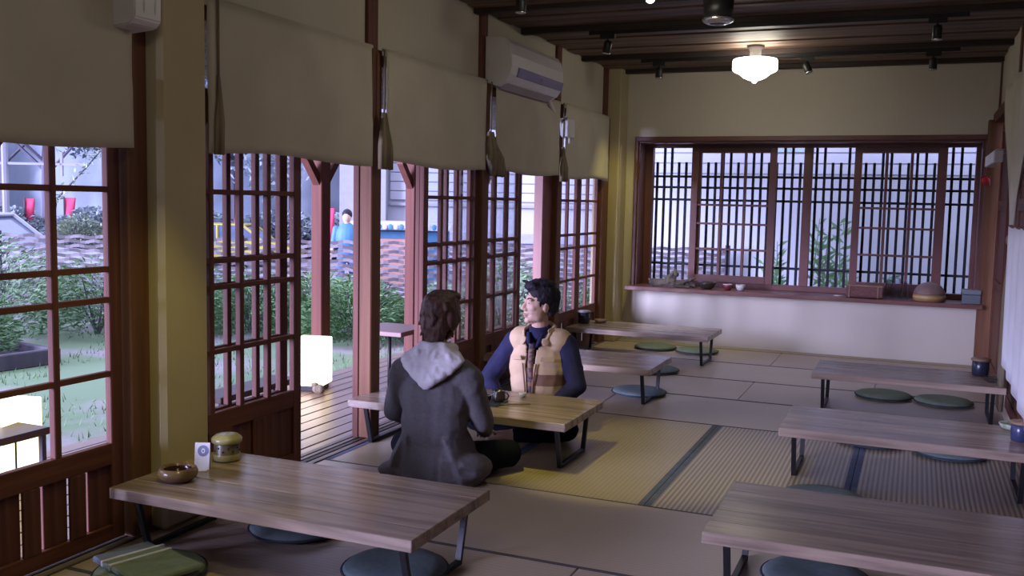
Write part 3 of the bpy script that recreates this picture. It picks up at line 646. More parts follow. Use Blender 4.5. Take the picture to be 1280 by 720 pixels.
bk = empty('basket_box', (-0.43, 9.84, ZS), math.radians(-3), 'reddish brown woven tray box on the window sill', 'basket')
BK = mat('red_brown_weave', (0.17, 0.06, 0.05), (0.10, 0.04, 0.03), (60, 60, 60), 0.7, 0.4)
bm = bmesh.new()
for (x0, x1, y0, y1) in ((-0.165, 0.165, -0.10, -0.09), (-0.165, 0.165, 0.09, 0.10), (-0.165, -0.155, -0.09, 0.09), (0.155, 0.165, -0.09, 0.09)): bxb(bm, x0, x1, y0, y1, 0.012, 0.115)
bxb(bm, -0.165, 0.165, -0.10, 0.10, 0.008, 0.02); frombm('box_sides', bm, BK, bk)
bm = bmesh.new(); bxb(bm, -0.175, 0.175, -0.108, -0.088, 0.11, 0.125, 0.003); frombm('rim', bm, WLID, bk)
for x in (-0.14, 0.12):
    bm = bmesh.new(); bxb(bm, x, x+0.012, -0.106, -0.10, 0.0, 0.11, 0.002); frombm('strap', bm, WLID, bk)
def glass(x, y, label, h=0.19, z=ZS):
    t = empty('drinking_glass', (x, y, z), 0, label, 'glass', 'upturned glasses on the window sill')
    lat('bowl', [(0.034, 0.0), (0.036, h*0.5), (0.03, h*0.92), (0.004, h)], GLASSO, t, n=20, cb=False)
    lat('base', [(0.02, h), (0.022, h+0.012), (0.002, h+0.014)], GLASSO, t, n=20)
    return t
glass(-0.215, 9.82, 'upturned tall clear glass nearest the basket on the sill')
glass(-0.145, 9.86, 'upturned tall clear glass in the middle of the group on the sill', 0.21)
glass(-0.075, 9.83, 'upturned tall clear glass nearest the wooden dome on the sill', 0.17)
dm_ = empty('domed_box', (0.14, 9.83, ZS), 0, 'round wooden box with domed brown lid on the sill', 'box')
lat('base', [(0.13, 0), (0.142, 0.006), (0.142, 0.06), (0.136, 0.066)], mat('honey_wood', (0.30, 0.18, 0.07), (0.24, 0.13, 0.05), (3, 3, 20), 0.4), dm_, n=36)
lat('band', [(0.1435, 0.03), (0.145, 0.034), (0.145, 0.046), (0.1435, 0.05)], mat('light_band', (0.42, 0.28, 0.12), rough=0.4), dm_, n=36, ct=False, cb=False)
lat('domed_lid', [(0.14, 0.066), (0.138, 0.08), (0.125, 0.115), (0.10, 0.145), (0.06, 0.168), (0.02, 0.178), (0.002, 0.18)], mat('brown_mesh_lid', (0.20, 0.13, 0.11), (0.16, 0.10, 0.09), (80, 80, 80), 0.6, 0.2), dm_, n=36)
gb = empty('grey_box', (0.505, 9.80, ZS), 0, 'small grey blue box at the right end of the window sill', 'box')
GB = mat('grey_blue_box', (0.14, 0.165, 0.185), (0.12, 0.14, 0.16), rough=0.6)
bm = bmesh.new(); bxb(bm, -0.085, 0.065, -0.07, 0.07, 0, 0.085, 0.006); frombm('body', bm, GB, gb)
bm = bmesh.new(); bxb(bm, -0.088, 0.068, -0.073, 0.073, 0.088, 0.13, 0.006); frombm('lid', bm, mat('grey_blue_lid', (0.20, 0.22, 0.24), rough=0.6), gb)

# ================================================================== RIGHT WALL FITTINGS
es = empty('emergency_light', (XR-0.09, 8.75, 1.87), 0, 'white wall mounted light box high on the right wall', 'wall light')
bm = bmesh.new(); bxb(bm, -0.035, 0.035, -0.42, 0.62, -0.045, 0.05, 0.008); frombm('housing', bm, WHITEP, es)
bm = bmesh.new(); bxb(bm, -0.02, 0.09, -0.38, 0.58, 0.05, 0.058, 0.002); frombm('top_bracket', bm, WHITEP, es)
al = empty('fire_alarm', (XR-0.09, 9.74, 1.72), 0, 'small red alarm lamp on the post beside the window', 'alarm')
lat('red_dome', [(0.03, 0), (0.034, 0.01), (0.026, 0.035), (0.002, 0.04)], mat('alarm_red', (0.55, 0.02, 0.02), rough=0.3), al, None, 20).rotation_euler = (PI/2, 0, 0)
bm = bmesh.new(); bxb(bm, -0.04, 0.04, 0.0, 0.02, -0.045, 0.045, 0.004); frombm('base_plate', bm, mat('alarm_base', (0.3, 0.03, 0.03), rough=0.4), al)
# cream drape, gathered at a knot, and the white sheer below
cu = empty('drape', (XR-0.06, 7.2, 2.36), 0, 'cream drape on the right wall gathered into a knot', 'curtain')
def drapefn(u, v):
    yt = 6.2+2.25*u; z = 2.36-1.08*v
    s = v*v*(3-2*v)
    y = yt*(1-s)+(7.15+0.06*(u-0.5))*s if u > 0.0 else yt*(1-s)+7.12*s
    x = -0.0+0.03*math.sin(u*22)*(1-0.6*s)
    return Vector((x, y-7.2, z-2.36))
cloth('canvas', drapefn, 60, 20, CLOTH, 0.006, cu)
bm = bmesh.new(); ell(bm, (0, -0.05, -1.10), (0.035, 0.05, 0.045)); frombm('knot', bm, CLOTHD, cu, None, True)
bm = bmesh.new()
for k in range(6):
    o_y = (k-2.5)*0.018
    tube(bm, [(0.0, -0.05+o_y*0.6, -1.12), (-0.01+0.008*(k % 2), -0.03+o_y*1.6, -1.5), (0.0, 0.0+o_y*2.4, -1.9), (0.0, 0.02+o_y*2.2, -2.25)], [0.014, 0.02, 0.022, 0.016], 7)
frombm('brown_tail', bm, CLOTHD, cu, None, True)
sc = empty('white_sheer', (XR-0.075, 6.35, 1.35), 0, 'white curtain at the right edge behind the cream drape', 'curtain')
cloth('sheet', lambda u, v: Vector((0.008*math.sin(u*30), -1.2+1.95*u-0.15*v*(u), -(1.02-0.12*u)*v)), 50, 10, mat('white_sheer', (0.80, 0.78, 0.82), (0.74, 0.72, 0.76), rough=0.9), 0.004, sc)
bm = bmesh.new(); tube(bm, [(0, -1.25, 0), (0, 0.8, 0)], 0.009, 8); frombm('rod', bm, WOODH, sc)

# ================================================================== PEOPLE
SKIN = mat('skin', (0.56, 0.36, 0.27), (0.52, 0.32, 0.24), (6, 6, 6), 0.5)
LIPM = mat('lip', (0.42, 0.19, 0.16), rough=0.5)
HAIRB = mat('black_hair', (0.012, 0.010, 0.014), (0.03, 0.025, 0.035), (60, 60, 14), 0.6, 0.25, spec=0.15)
HAIRA = mat('brown_hair', (0.12, 0.05, 0.036), (0.03, 0.014, 0.013), (90, 90, 10), 0.6, 0.25)
def hand(bm, wrist, dirv, side, palm_n):
    """palm, four unequal bent fingers and a thumb leaving the side of the palm"""
    w = Vector(wrist); dv = Vector(dirv).normalized(); n = Vector(palm_n).normalized(); s = dv.cross(n).normalized()*side
    pc = w+dv*0.045
    for q in (-0.026, -0.009, 0.009, 0.026): cap(bm, w+s*q*0.7+dv*0.005, w+dv*0.085+s*q, 0.014, 0.011, 10)
    for q, L_ in ((-0.030, 0.058), (-0.010, 0.072), (0.0105, 0.078), (0.031, 0.070)):
        b0 = w+dv*0.085+s*q; k1 = b0+dv*L_*0.45+n*0.008; k2 = k1+(dv*0.75+n*0.65).normalized()*L_*0.33; k3 = k2+(dv*0.35+n*0.93).normalized()*L_*0.26
        cap(bm, b0, k1, 0.0088, 0.008, 8); cap(bm, k1, k2, 0.008, 0.0074, 8); cap(bm, k2, k3, 0.0074, 0.006, 8)
    t0 = w+dv*0.025+s*0.030; t1 = t0+(dv*0.7+s*0.75+n*0.3).normalized()*0.038; t2 = t1+(dv*0.9+s*0.25+n*0.4).normalized()*0.030
    cap(bm, t0, t1, 0.0125, 0.0095, 8); cap(bm, t1, t2, 0.0095, 0.0075, 8)
def xf(bm, start, M_):
    bm.verts.ensure_lookup_table()
    bmesh.ops.transform(bm, matrix=M_, verts=bm.verts[start:])
def head(bm, M_):
    st = len(bm.verts)
    ell(bm, (0, -0.015, 0.03), (0.074, 0.092, 0.083)); ell(bm, (0, 0.018, -0.02), (0.068, 0.069, 0.090))
    ell(bm, (0, 0.030, -0.070), (0.056, 0.050, 0.038)); ell(bm, (0, 0.066, -0.097), (0.022, 0.018, 0.017))
    for s2 in (-1, 1):
        ell(bm, (s2*0.040, 0.055, -0.022), (0.022, 0.022, 0.020)); ell(bm, (s2*0.013, 0.090, -0.034), (0.010, 0.011, 0.009))
        ell(bm, (s2*0.045, 0.02, -0.075), (0.016, 0.03, 0.024)); ell(bm, (s2*0.030, 0.0735, 0.024), (0.022, 0.012, 0.008))
        ell(bm, (s2*0.076, -0.008, -0.012), (0.009, 0.020, 0.032), (0, 0, s2*-0.3)); ell(bm, (s2*0.030, 0.066, 0.002), (0.017, 0.014, 0.011))
    cap(bm, (0, 0.080, 0.012), (0, 0.103, -0.028), 0.008, 0.012, 10)
    ell(bm, (0, 0.083, -0.060), (0.023, 0.012, 0.0065)); ell(bm, (0, 0.080, -0.071), (0.019, 0.012, 0.007)); ell(bm, (0, 0.074, -0.05), (0.02, 0.014, 0.014))
    xf(bm, st, M_)
def person(name, loc, rz, label, S_, hyaw, htilt=0.0):
    t = empty(name, loc, rz, label, 'person')
    return t
def body(bm, lean, hands, knees, feet, hM, sh=0.185, shz=0.57):
    ell(bm, (0, -0.01, 0.11), (0.16, 0.115, 0.10)); ell(bm, (0, 0.0, 0.25), (0.13, 0.09, 0.14)); ell(bm, (0, -0.005, 0.42), (0.155, 0.10, 0.15))
    cap(bm, (-sh+0.04, -0.01, shz-0.01), (sh-0.04, -0.01, shz-0.01), 0.06, 0.06); cap(bm, (0, -0.01, shz), (0, 0.015, shz+0.16), 0.058, 0.052)
    for s2 in (-1, 1):
        e, w = hands[s2]
        cap(bm, (s2*sh, -0.01, shz-0.02), e, 0.05, 0.040); cap(bm, e, w, 0.038, 0.026)
        k, ft = knees[s2], feet[s2]
        cap(bm, (s2*0.09, 0.0, 0.095), k, 0.085, 0.056); cap(bm, k, ft, 0.055, 0.036)
        fdir = (Vector(ft)-Vector(k)).normalized()
        cap(bm, Vector(ft), Vector(ft)+Vector((fdir.x*0.12, 0.08, 0.0)), 0.034, 0.025)
    head(bm, hM)
# ---- the man in the vest (faces the camera side, head turned to the garden)
pB = person('person', (-2.175, 5.66, 0.0), PI, 'man in a beige vest over navy sleeves, sitting behind the table and looking outside', None, 0)
hMB = Matrix.Translation((0.005, 0.015, 0.803)) @ Matrix.Scale(1.12, 4) @ Matrix.Rotation(math.radians(-42), 4, 'Z') @ Matrix.Rotation(math.radians(4), 4, 'X')
armsB = {1: ((0.335, 0.05, 0.30), (0.18, 0.19, 0.165)), -1: ((-0.275, 0.06, 0.31), (-0.14, 0.19, 0.165))}
kB = {1: (0.30, 0.30, 0.085), -1: (-0.30, 0.30, 0.085)}; fB = {1: (-0.02, 0.30, 0.045), -1: (0.02, 0.40, 0.04)}
bm = bmesh.new(); body(bm, 0, armsB, kB, fB, hMB)
hand(bm, (0.175, 0.195, 0.165), (-0.45, 0.85, -0.15), -1, (0, -0.1, -1)); hand(bm, (-0.135, 0.195, 0.165), (0.45, 0.85, -0.15), 1, (0, -0.1, -1))
remesh('body', bm, 0.0055, SKIN, pB, None, 2)
NAVY = mat('navy_cotton', (0.022, 0.022, 0.070), (0.015, 0.015, 0.045), (12, 12, 12), 0.8, 0.3, spec=0.2)
bm = bmesh.new()
ell(bm, (0, -0.005, 0.24), (0.15, 0.108, 0.17)); ell(bm, (0, -0.005, 0.42), (0.175, 0.118, 0.17)); cap(bm, (-0.135, -0.01, 0.56), (0.135, -0.01, 0.56), 0.075, 0.075)
for s2 in (-1, 1):
    e, w = armsB[s2]; cap(bm, (s2*0.18, -0.01, 0.55), Vector(e)+Vector((0, 0, 0.0)), 0.070, 0.062); cap(bm, e, w, 0.060, 0.044)
    m_ = (Vector((s2*0.18, -0.01, 0.55))+Vector(e))/2; ell(bm, m_+Vector((s2*0.008, 0, -0.02)), (0.066, 0.07, 0.06))
tube(bm, [(0, 0.0, 0.60), (0, 0.012, 0.665)], [0.075, 0.068], 20)
remesh('navy_shirt', bm, 0.008, NAVY, pB, None, 2, (0.010, 0.07))
# vest: shell with an open front
VEST = mat('beige_vest', (0.52, 0.37, 0.23), (0.46, 0.32, 0.19), (8, 8, 8), 0.75, 0.3)
VESTB = mat('brown_vest_panel', (0.20, 0.105, 0.06), (0.16, 0.08, 0.05), rough=0.75)
bm = bmesh.new()
ell(bm, (0, -0.005, 0.20), (0.185, 0.145, 0.14)); ell(bm, (0, -0.005, 0.40), (0.200, 0.145, 0.20)); cap(bm, (-0.125, -0.01, 0.565), (0.125, -0.01, 0.565), 0.085, 0.085); ell(bm, (0, 0.0, 0.31), (0.187, 0.143, 0.2))
vs = remesh('vest', bm, 0.009, VEST, pB, None, 5, (0.006, 0.05)); vs.data.materials.append(VESTB)
bm = bmesh.new(); bm.from_mesh(vs.data); kill = []
for fa in bm.faces:
    c = fa.calc_center_median()
    wopen = 0.010+max(0, (c.z-0.25))*0.10
    if c.z > 0.52: wopen += (c.z-0.52)*0.3
    if (c.y > 0.02 and abs(c.x-0.01) < wopen) or c.z < 0.12: kill.append(fa)
    elif (c.x**2+(c.y-0.0)**2) < 0.088**2 and c.z > 0.58: kill.append(fa)
    else:
        if 0.30 < c.z < 0.375 and c.x < -0.02 and c.y > -0.02: fa.material_index = 1
        if c.y > 0.02 and c.x < 0 and abs(c.x-0.01) < wopen+0.02 and c.z < 0.34: fa.material_index = 1
bmesh.ops.delete(bm, geom=kill, context='FACES'); bm.to_mesh(vs.data); bm.free()
md = vs.modifiers.new('solid', 'SOLIDIFY'); md.thickness = 0.012; md.offset = 0
bm = bmesh.new()
tube(bm, [(0.065, 0.112, 0.55), (0.088, 0.06, 0.625), (0.085, -0.03, 0.66), (0.03, -0.085, 0.675), (-0.03, -0.085, 0.675), (-0.085, -0.03, 0.66), (-0.088, 0.06, 0.625), (-0.065, 0.112, 0.55)], [0.007, 0.011, 0.014, 0.015, 0.015, 0.014, 0.011, 0.007], 10)
for s2 in (-1, 1): ell(bm, (s2*0.082, 0.02, 0.64), (0.010, 0.06, 0.018)); ell(bm, (s2*0.075, 0.098, 0.575), (0.030, 0.007, 0.030), (math.radians(35), s2*0.3, s2*-0.5))
remesh('vest_collar', bm, 0.005, VEST, pB, None, 3)
for s2 in (-1, 1):
    bm = bmesh.new(); bxb(bm, -0.045, 0.045, -0.003, 0.003, -0.014, 0.014, 0.002); fo = frombm('pocket_flap', bm, VEST, pB, (s2*0.105, 0.137, 0.47)); fo.rotation_euler = (math.radians(-6), math.radians(s2*6), math.radians(-s2*24))
    bm = bmesh.new(); tube(bm, [(s2*0.045+0.01, 0.150, 0.44), (s2*0.03+0.01, 0.156, 0.33), (s2*0.02+0.01, 0.150, 0.22), (s2*0.022+0.01, 0.13, 0.15)], 0.005, 6); frombm('zip_edge', bm, VESTB, pB, None, True)
bm = bmesh.new(); tube(bm, [(0.01, 0.112, 0.56), (0.01, 0.128, 0.45), (0.01, 0.125, 0.3), (0.01, 0.118, 0.18)], [0.020, 0.022, 0.022, 0.018], 8); frombm('patterned_placket', bm, mat('patterned_placket', (0.30, 0.17, 0.10), (0.05, 0.04, 0.09), (30, 30, 60), 0.8, detail=1), pB, None, True)
bm = bmesh.new()
for s2 in (-1, 1):
    tube(bm, [(s2*0.05, 0.075, 0.625), (s2*0.035, 0.105, 0.575), (s2*0.02, 0.118, 0.54)], [0.012, 0.016, 0.006], 8)
frombm('shirt_collar', bm, NAVY, pB, None, True)
TROU = mat('dark_trousers', (0.008, 0.010, 0.018), (0.006, 0.007, 0.012), rough=0.9, spec=0.08)
def trousers(p, K, Fe):
    bm = bmesh.new(); ell(bm, (0, -0.01, 0.11), (0.185, 0.135, 0.108))
    for s2 in (-1, 1):
        cap(bm, (s2*0.09, 0.0, 0.105), Vector(K[s2])+Vector((0, 0, 0.005)), 0.1, 0.074); k2 = Vector(K[s2]); f2 = Vector(Fe[s2]); cap(bm, k2, k2+(f2-k2)*0.85, 0.072, 0.052)
    st = len(bm.verts)
    o_ = remesh('trousers', bm, 0.01, TROU, p, None, 2, (0.010, 0.06))
    for v in o_.data.vertices: v.co.z = max(v.co.z, 0.002)
trousers(pB, kB, fB)
def faceparts(p, M_):
    for s2 in (-1, 1):
        bm = bmesh.new(); ell(bm, (s2*0.030, 0.0765, 0.003), (0.0125, 0.006, 0.0045)); xf(bm, 0, M_); frombm('eye', bm, mat('eye_white', (0.6, 0.56, 0.55), rough=0.3), p, None, True)
        bm = bmesh.new(); ell(bm, (s2*0.030, 0.0805, 0.003), (0.0055, 0.003, 0.0045)); xf(bm, 0, M_); frombm('iris', bm, HAIRB, p, None, True)
        bm = bmesh.new(); tube(bm, [(s2*0.014, 0.0845, 0.025), (s2*0.030, 0.0835, 0.031), (s2*0.048, 0.072, 0.026)], [0.003, 0.004, 0.0025], 6); xf(bm, 0, M_); frombm('eyebrow', bm, HAIRB, p, None, True)
    bm = bmesh.new(); ell(bm, (0, 0.088, -0.060), (0.020, 0.0085, 0.0045)); ell(bm, (0, 0.085, -0.069), (0.017, 0.0085, 0.005)); xf(bm, 0, M_); frombm('lips', bm, LIPM, p, None, True)
faceparts(pB, hMB)
bm = bmesh.new()
ell(bm, (0, -0.026, 0.048), (0.083, 0.100, 0.084)); ell(bm, (0, -0.075, 0.0), (0.062, 0.045, 0.065)); ell(bm, (0.01, 0.040, 0.094), (0.062, 0.048, 0.030)); ell(bm, (0, -0.01, 0.115), (0.07, 0.08, 0.03))
for s2 in (-1, 1): ell(bm, (s2*0.072, -0.015, 0.028), (0.014, 0.040, 0.040)); ell(bm, (s2*0.068, -0.05, -0.015), (0.016, 0.03, 0.05)); ell(bm, (s2*0.072, 0.028, 0.01), (0.006, 0.010, 0.028))
for k in range(16):
    a = random.uniform(-1.3, 1.3); q = Vector((0.05*math.sin(a), 0.055+0.015*math.cos(a), 0.112)); cap(bm, q, q+Vector((0.02*math.sin(a)+0.008, 0.022, 0.014)), 0.012, 0.004, 6)
xf(bm, 0, hMB); remesh('hair', bm, 0.005, HAIRB, pB, None, 1, (0.012, 0.018))
# ---- the person in the blazer (back to the camera)
pA = person('person', (-2.245, 4.36, 0.0), math.radians(4), 'person in a charcoal blazer and white hood seen from behind at the table', None, 0)
hMA = Matrix.Translation((0.015, 0.03, 0.852)) @ Matrix.Scale(1.06, 4) @ Matrix.Rotation(math.radians(-8), 4, 'Z') @ Matrix.Rotation(math.radians(-6), 4, 'X')
armsA = {1: ((0.235, 0.07, 0.315), (0.17, 0.28, 0.215)), -1: ((-0.255, 0.05, 0.33), (-0.14, 0.26, 0.215))}
kA = {1: (0.30, 0.30, 0.09), -1: (-0.30, 0.26, 0.09)}; fA = {1: (0.02, 0.30, 0.045), -1: (0.08, 0.20, 0.04)}
bm = bmesh.new(); body(bm, 0, armsA, kA, fA, hMA, 0.19, 0.585)
hand(bm, (0.17, 0.285, 0.212), (-0.4, 0.85, -0.25), -1, (0, -0.1, -1)); hand(bm, (-0.135, 0.265, 0.212), (0.4, 0.85, -0.25), 1, (0, -0.1, -1))
remesh('body', bm, 0.0055, SKIN, pA, None, 2); faceparts(pA, hMA)
BLZ = mat('charcoal_wool', (0.125, 0.113, 0.120), (0.105, 0.096, 0.102), (60, 60, 60), 0.95, 0.15)
bm = bmesh.new()
ell(bm, (0, -0.015, 0.30), (0.180, 0.135, 0.20)); ell(bm, (0, -0.015, 0.44), (0.195, 0.132, 0.18)); cap(bm, (-0.145, -0.012, 0.565), (0.145, -0.012, 0.565), 0.082, 0.082)
tube(bm, [(0, 0.03, 0.012), (0, 0.02, 0.06), (0, 0.0, 0.14), (0, -0.01, 0.26)], [0.27, 0.262, 0.225, 0.165], 28)
ell(bm, (0.13, -0.02, 0.09), (0.19, 0.15, 0.088), (0, 0, 0.1)); ell(bm, (-0.19, -0.06, 0.045), (0.10, 0.09, 0.045))
bmesh.ops.scale(bm, vec=(1, 0.66, 1), space=Matrix.Identity(4), verts=[v for v in bm.verts if v.co.z < 0.265 and (abs(v.co.y) > 0.15)])
for s2 in (-1, 1):
    e, w = armsA[s2]; cap(bm, (s2*0.175, -0.012, 0.555), e, 0.074, 0.062); cap(bm, e, w, 0.060, 0.044)
    ell(bm, (s2*0.195, 0.0, 0.52), (0.07, 0.072, 0.09))
bz = remesh('blazer', bm, 0.0085, BLZ, pA, None, 4, (0.012, 0.09))
for v in bz.data.vertices:
    v.co.z = max(v.co.z, 0.004)
    if v.co.y < -0.02 and v.co.z < 0.25 and abs(v.co.x-0.07) < 0.012: v.co.y += 0.008*(1-v.co.z/0.25)   # centre vent
HOOD = mat('white_hood_cotton', (0.66, 0.62, 0.64), (0.58, 0.54, 0.57), (10, 10, 10), 0.9, 0.3)
bm = bmesh.new()
tube(bm, [(-0.06, 0.06, 0.66), (-0.085, 0.0, 0.685), (-0.05, -0.06, 0.69), (0.0, -0.075, 0.69), (0.05, -0.06, 0.69), (0.085, 0.0, 0.685), (0.06, 0.06, 0.66)], [0.03, 0.034, 0.036, 0.037, 0.036, 0.034, 0.03], 12)
# V shaped fall of the hood down the back
def hoodsec(z, hw, y, th): return [Vector((hw*math.cos(a), y+th*math.sin(a), z)) for a in [2*PI*k/20 for k in range(20)]]
secs = [hoodsec(0.705, 0.085, -0.05, 0.05), hoodsec(0.67, 0.150, -0.045, 0.066), hoodsec(0.64, 0.178, -0.062, 0.068), hoodsec(0.60, 0.150, -0.095, 0.056), hoodsec(0.56, 0.105, -0.118, 0.046), hoodsec(0.525, 0.055, -0.130, 0.034), hoodsec(0.495, 0.018, -0.138, 0.018)]
rr_ = [[bm.verts.new(p) for p in s3] for s3 in secs]
for a, b in zip(rr_, rr_[1:]):
    for i in range(20): bm.faces.new((a[i], a[(i+1) % 20], b[(i+1) % 20], b[i]))
bm.faces.new(rr_[0]); bm.faces.new(list(reversed(rr_[-1])))
for k in range(4): cap(bm, (-0.06+0.03*k, -0.10, 0.67), (-0.03+0.018*k, -0.15, 0.56), 0.016, 0.008, 8)
cap(bm, (-0.09, -0.08, 0.65), (0.10, -0.09, 0.655), 0.02, 0.02, 8)
hd = remesh('hood', bm, 0.007, HOOD, pA, None, 2, (0.016, 0.04)); hd.location = (0.012, -0.012, 0.005)
bm = bmesh.new()
ell(bm, (0, -0.022, 0.035), (0.090, 0.104, 0.095)); ell(bm, (0, -0.06, -0.04), (0.075, 0.055, 0.075)); ell(bm, (0, -0.055, -0.095), (0.055, 0.040, 0.055)); ell(bm, (0, 0.045, 0.095), (0.07, 0.05, 0.035))
for s2 in (-1, 1): ell(bm, (s2*0.078, -0.02, 0.0), (0.022, 0.05, 0.07))
for k in range(40):
    a = random.uniform(0, 2*PI); zz = random.uniform(-0.08, 0.10); rr0 = 0.088*math.sqrt(max(0.05, 1-((zz-0.02)/0.14)**2)); q = Vector((rr0*math.cos(a), -0.025+rr0*1.1*math.sin(a), zz))
    if q.y > 0.03 and zz < 0.06: continue
    cap(bm, q*0.95, q*0.95+Vector((random.uniform(-0.02, 0.02), random.uniform(-0.012, 0.012), -0.03)), 0.014, 0.008, 6)
xf(bm, 0, hMA); remesh('hair', bm, 0.005, HAIRA, pA, None, 3, (0.008, 0.025))
trousers(pA, kA, fA)
bm = bmesh.new()
for s2 in (-1, 1):
    ft = Vector(fA[s2]); 
    cap(bm, ft+Vector((0, 0.03, 0.0)), ft+Vector((-0.09*s2, 0.10, 0.0)), 0.042, 0.032)
remesh('socks', bm, 0.008, mat('pale_sock', (0.5, 0.48, 0.5), rough=0.9), pA, None, 2)

# ================================================================== OUTSIDE
gnd = empty('garden_ground', (0, 0, -0.3)); tag(gnd, kind='structure'); gnd.name = 'floor_1'
GR = mat('lawn_and_bare_soil', (0.16, 0.235, 0.125), (0.29, 0.26, 0.255), (0.9, 0.9, 0.9), 0.95, 0.3, contrast=(0.48, 0.62))
PAV = mat('pale_street_paving', (0.26, 0.25, 0.28), (0.22, 0.215, 0.25), (0.8, 0.8, 0.8), 0.8)
bar('lawn', -13.5, 12, -12, 13.0, -0.5, -0.30, GR, gnd, bev=0)
bar('street', -70, -13.5, -40, 80, -0.5, -0.33, PAV, gnd, bev=0); bar('street', -13.5, 30, 13.0, 80, -0.5, -0.33, PAV, gnd, bev=0)
bar('stone_strip', -5.05, -4.5, -6, 12, -0.32, -0.27, PAV, gnd)
# deck
dk = empty('veranda_deck', (-3.8, 4, -0.03)); tag(dk, 'brown plank veranda deck outside the sliding doors', 'deck')
x = -3.14; k = 0
while x > -4.45:
    bar('plank', x-0.118, x, -3.0, 11.0, -0.065, -0.03+0.001*(k % 2), DECK, dk, bev=0.004); x -= 0.126; k += 1
bar('rim_joist', -4.53, -4.49, -3.0, 11.0, -0.3, -0.035, OUTW, dk)
# veranda posts with braces and beam
for i, y in enumerate((9.60, 8.06, 6.53, 4.98, 3.40, 1.85, 0.3, -1.25)):
    t = empty('veranda_post', (-4.42, y, -0.03), 0, ['square veranda post farthest along the deck', 'rosy veranda post seen through the gap right of the thick brown door post', 'rosy veranda post behind the glowing lantern', 'veranda post hidden behind the ochre pillar', 'veranda post left of the picture beside the second lantern', 'veranda post outside the left edge', 'second veranda post outside the left edge', 'third veranda post outside the left edge'][i], 'post', 'veranda posts along the deck')
    bm = bmesh.new(); bxb(bm, -0.05, 0.05, -0.065, 0.065, 0, 1.86, 0.006); frombm('shaft', bm, OUTW, t)
    for s2 in (-1, 1):
        bm = bmesh.new(); 
        a = Vector((0, s2*0.05, 1.60)); b = Vector((0, s2*0.26, 1.84))
        vs = []
        for q in (a, b): vs.append([bm.verts.new(q+Vector(o_)) for o_ in ((-0.03, -0.0, -0.045), (0.03, -0.0, -0.045), (0.03, 0.0, 0.045), (-0.03, 0.0, 0.045))])
        for e_ in range(4): bm.faces.new((vs[0][e_], vs[0][(e_+1) % 4], vs[1][(e_+1) % 4], vs[1][e_]))
        bm.faces.new(vs[0]); bm.faces.new(vs[1]); frombm('brace', bm, OUTW, t)
bmv = bar('veranda_beam', -4.49, -4.35, -3.0, 11.0, 1.83, 1.97, OUTW); tag(bmv, 'long rosy beam carried by the veranda posts', 'beam')
er = empty('eave_roof', (-3.16, 4.0, 2.66), 0, 'dark boarded eave roof sheltering the veranda', 'roof')
y = -3.0
while y < 11.0:
    bm = bmesh.new(); v = [bm.verts.new(p) for p in ((0, 0, 0), (0, 0.34, 0), (-1.62, 0.34, -0.36), (-1.62, 0, -0.36), (0, 0, 0.04), (0, 0.34, 0.04), (-1.62, 0.34, -0.32), (-1.62, 0, -0.32))]
    for q in ((0,1,2,3),(4,7,6,5),(0,4,5,1),(1,5,6,2),(2,6,7,3),(3,7,4,0)): bm.faces.new([v[k] for k in q])
    frombm('roof_board', bm, CEILW, er, (0, y-4.0, 0)); y += 0.35
# lanterns
LANT = emis('lantern_paper', (1.0, 0.84, 0.52), 1.7)
def lantern(x, y, s, h, label):
    t = empty('garden_lantern', (x, y, -0.03), math.radians(14), label, 'lantern', 'glowing box lanterns on the deck')
    bm = bmesh.new(); bxb(bm, -s/2, s/2, -s/2, s/2, 0.045, h, 0.004); frombm('paper_box', bm, LANT, t)
    bm = bmesh.new(); bxb(bm, -s/2+0.02, s/2-0.02, -s/2+0.02, s/2-0.02, 0.0, 0.046, 0.004); frombm('dark_base', bm, BLACK, t)
    bm = bmesh.new(); ell(bm, (s/2-0.02, -s/2-0.01, 0.03), (0.05, 0.03, 0.035)); ell(bm, (s/2-0.05, -s/2-0.01, 0.06), (0.03, 0.02, 0.02)); frombm('base_ornament', bm, CLOTHD, t)
    return t
lantern(-4.24, 6.15, 0.24, 0.40, 'glowing white box lantern on the deck beside the veranda post')
lantern(-4.20, 3.36, 0.30, 0.43, 'glowing white box lantern behind the left door glass, beside a bench')
# benches and side table
def bench(x, y0, y1, z, w, label):
    t = empty('deck_bench', (x, (y0+y1)/2, -0.03), 0, label, 'bench', 'dark wooden benches on the deck'); h = (y1-y0)/2; z += 0.03
    bm = bmesh.new(); bxb(bm, -w/2, w/2, -h, h, z-0.035, z, 0.003); frombm('seat', bm, mat('bench_wood', (0.11, 0.065, 0.06), (0.08, 0.048, 0.045), rough=0.5), t)
    for sx in (-1, 1):
        for s2 in (-1, 1):
            bm = bmesh.new(); bxb(bm, sx*(w/2-0.02)-0.012, sx*(w/2-0.02)+0.012, s2*(h-0.03)-0.012, s2*(h-0.03)+0.012, 0, z-0.035); frombm('leg', bm, BARK, t)
    return t
bench(-3.95, 2.6, 3.36, 0.31, 0.24, 'dark wooden bench in front of the lantern at lower left')
bench(-3.72, 4.35, 5.10, 0.29, 0.20, 'dark wooden bench seen through the lattice door right of the pillar')
st_ = empty('side_table', (-3.52, 6.12, -0.03), 0, 'small square wooden side table on one black leg outside', 'side table')
bm = bmesh.new(); bxb(bm, -0.20, 0.20, -0.22, 0.22, 0.50, 0.535, 0.004); frombm('top', bm, mat('pink_brown_top', (0.24, 0.13, 0.11), rough=0.45), st_)
bm = bmesh.new(); tube(bm, [(-0.02, 0.0, 0.02), (-0.02, 0.0, 0.50)], 0.014, 10); frombm('leg', bm, BLACK, st_, None, True)
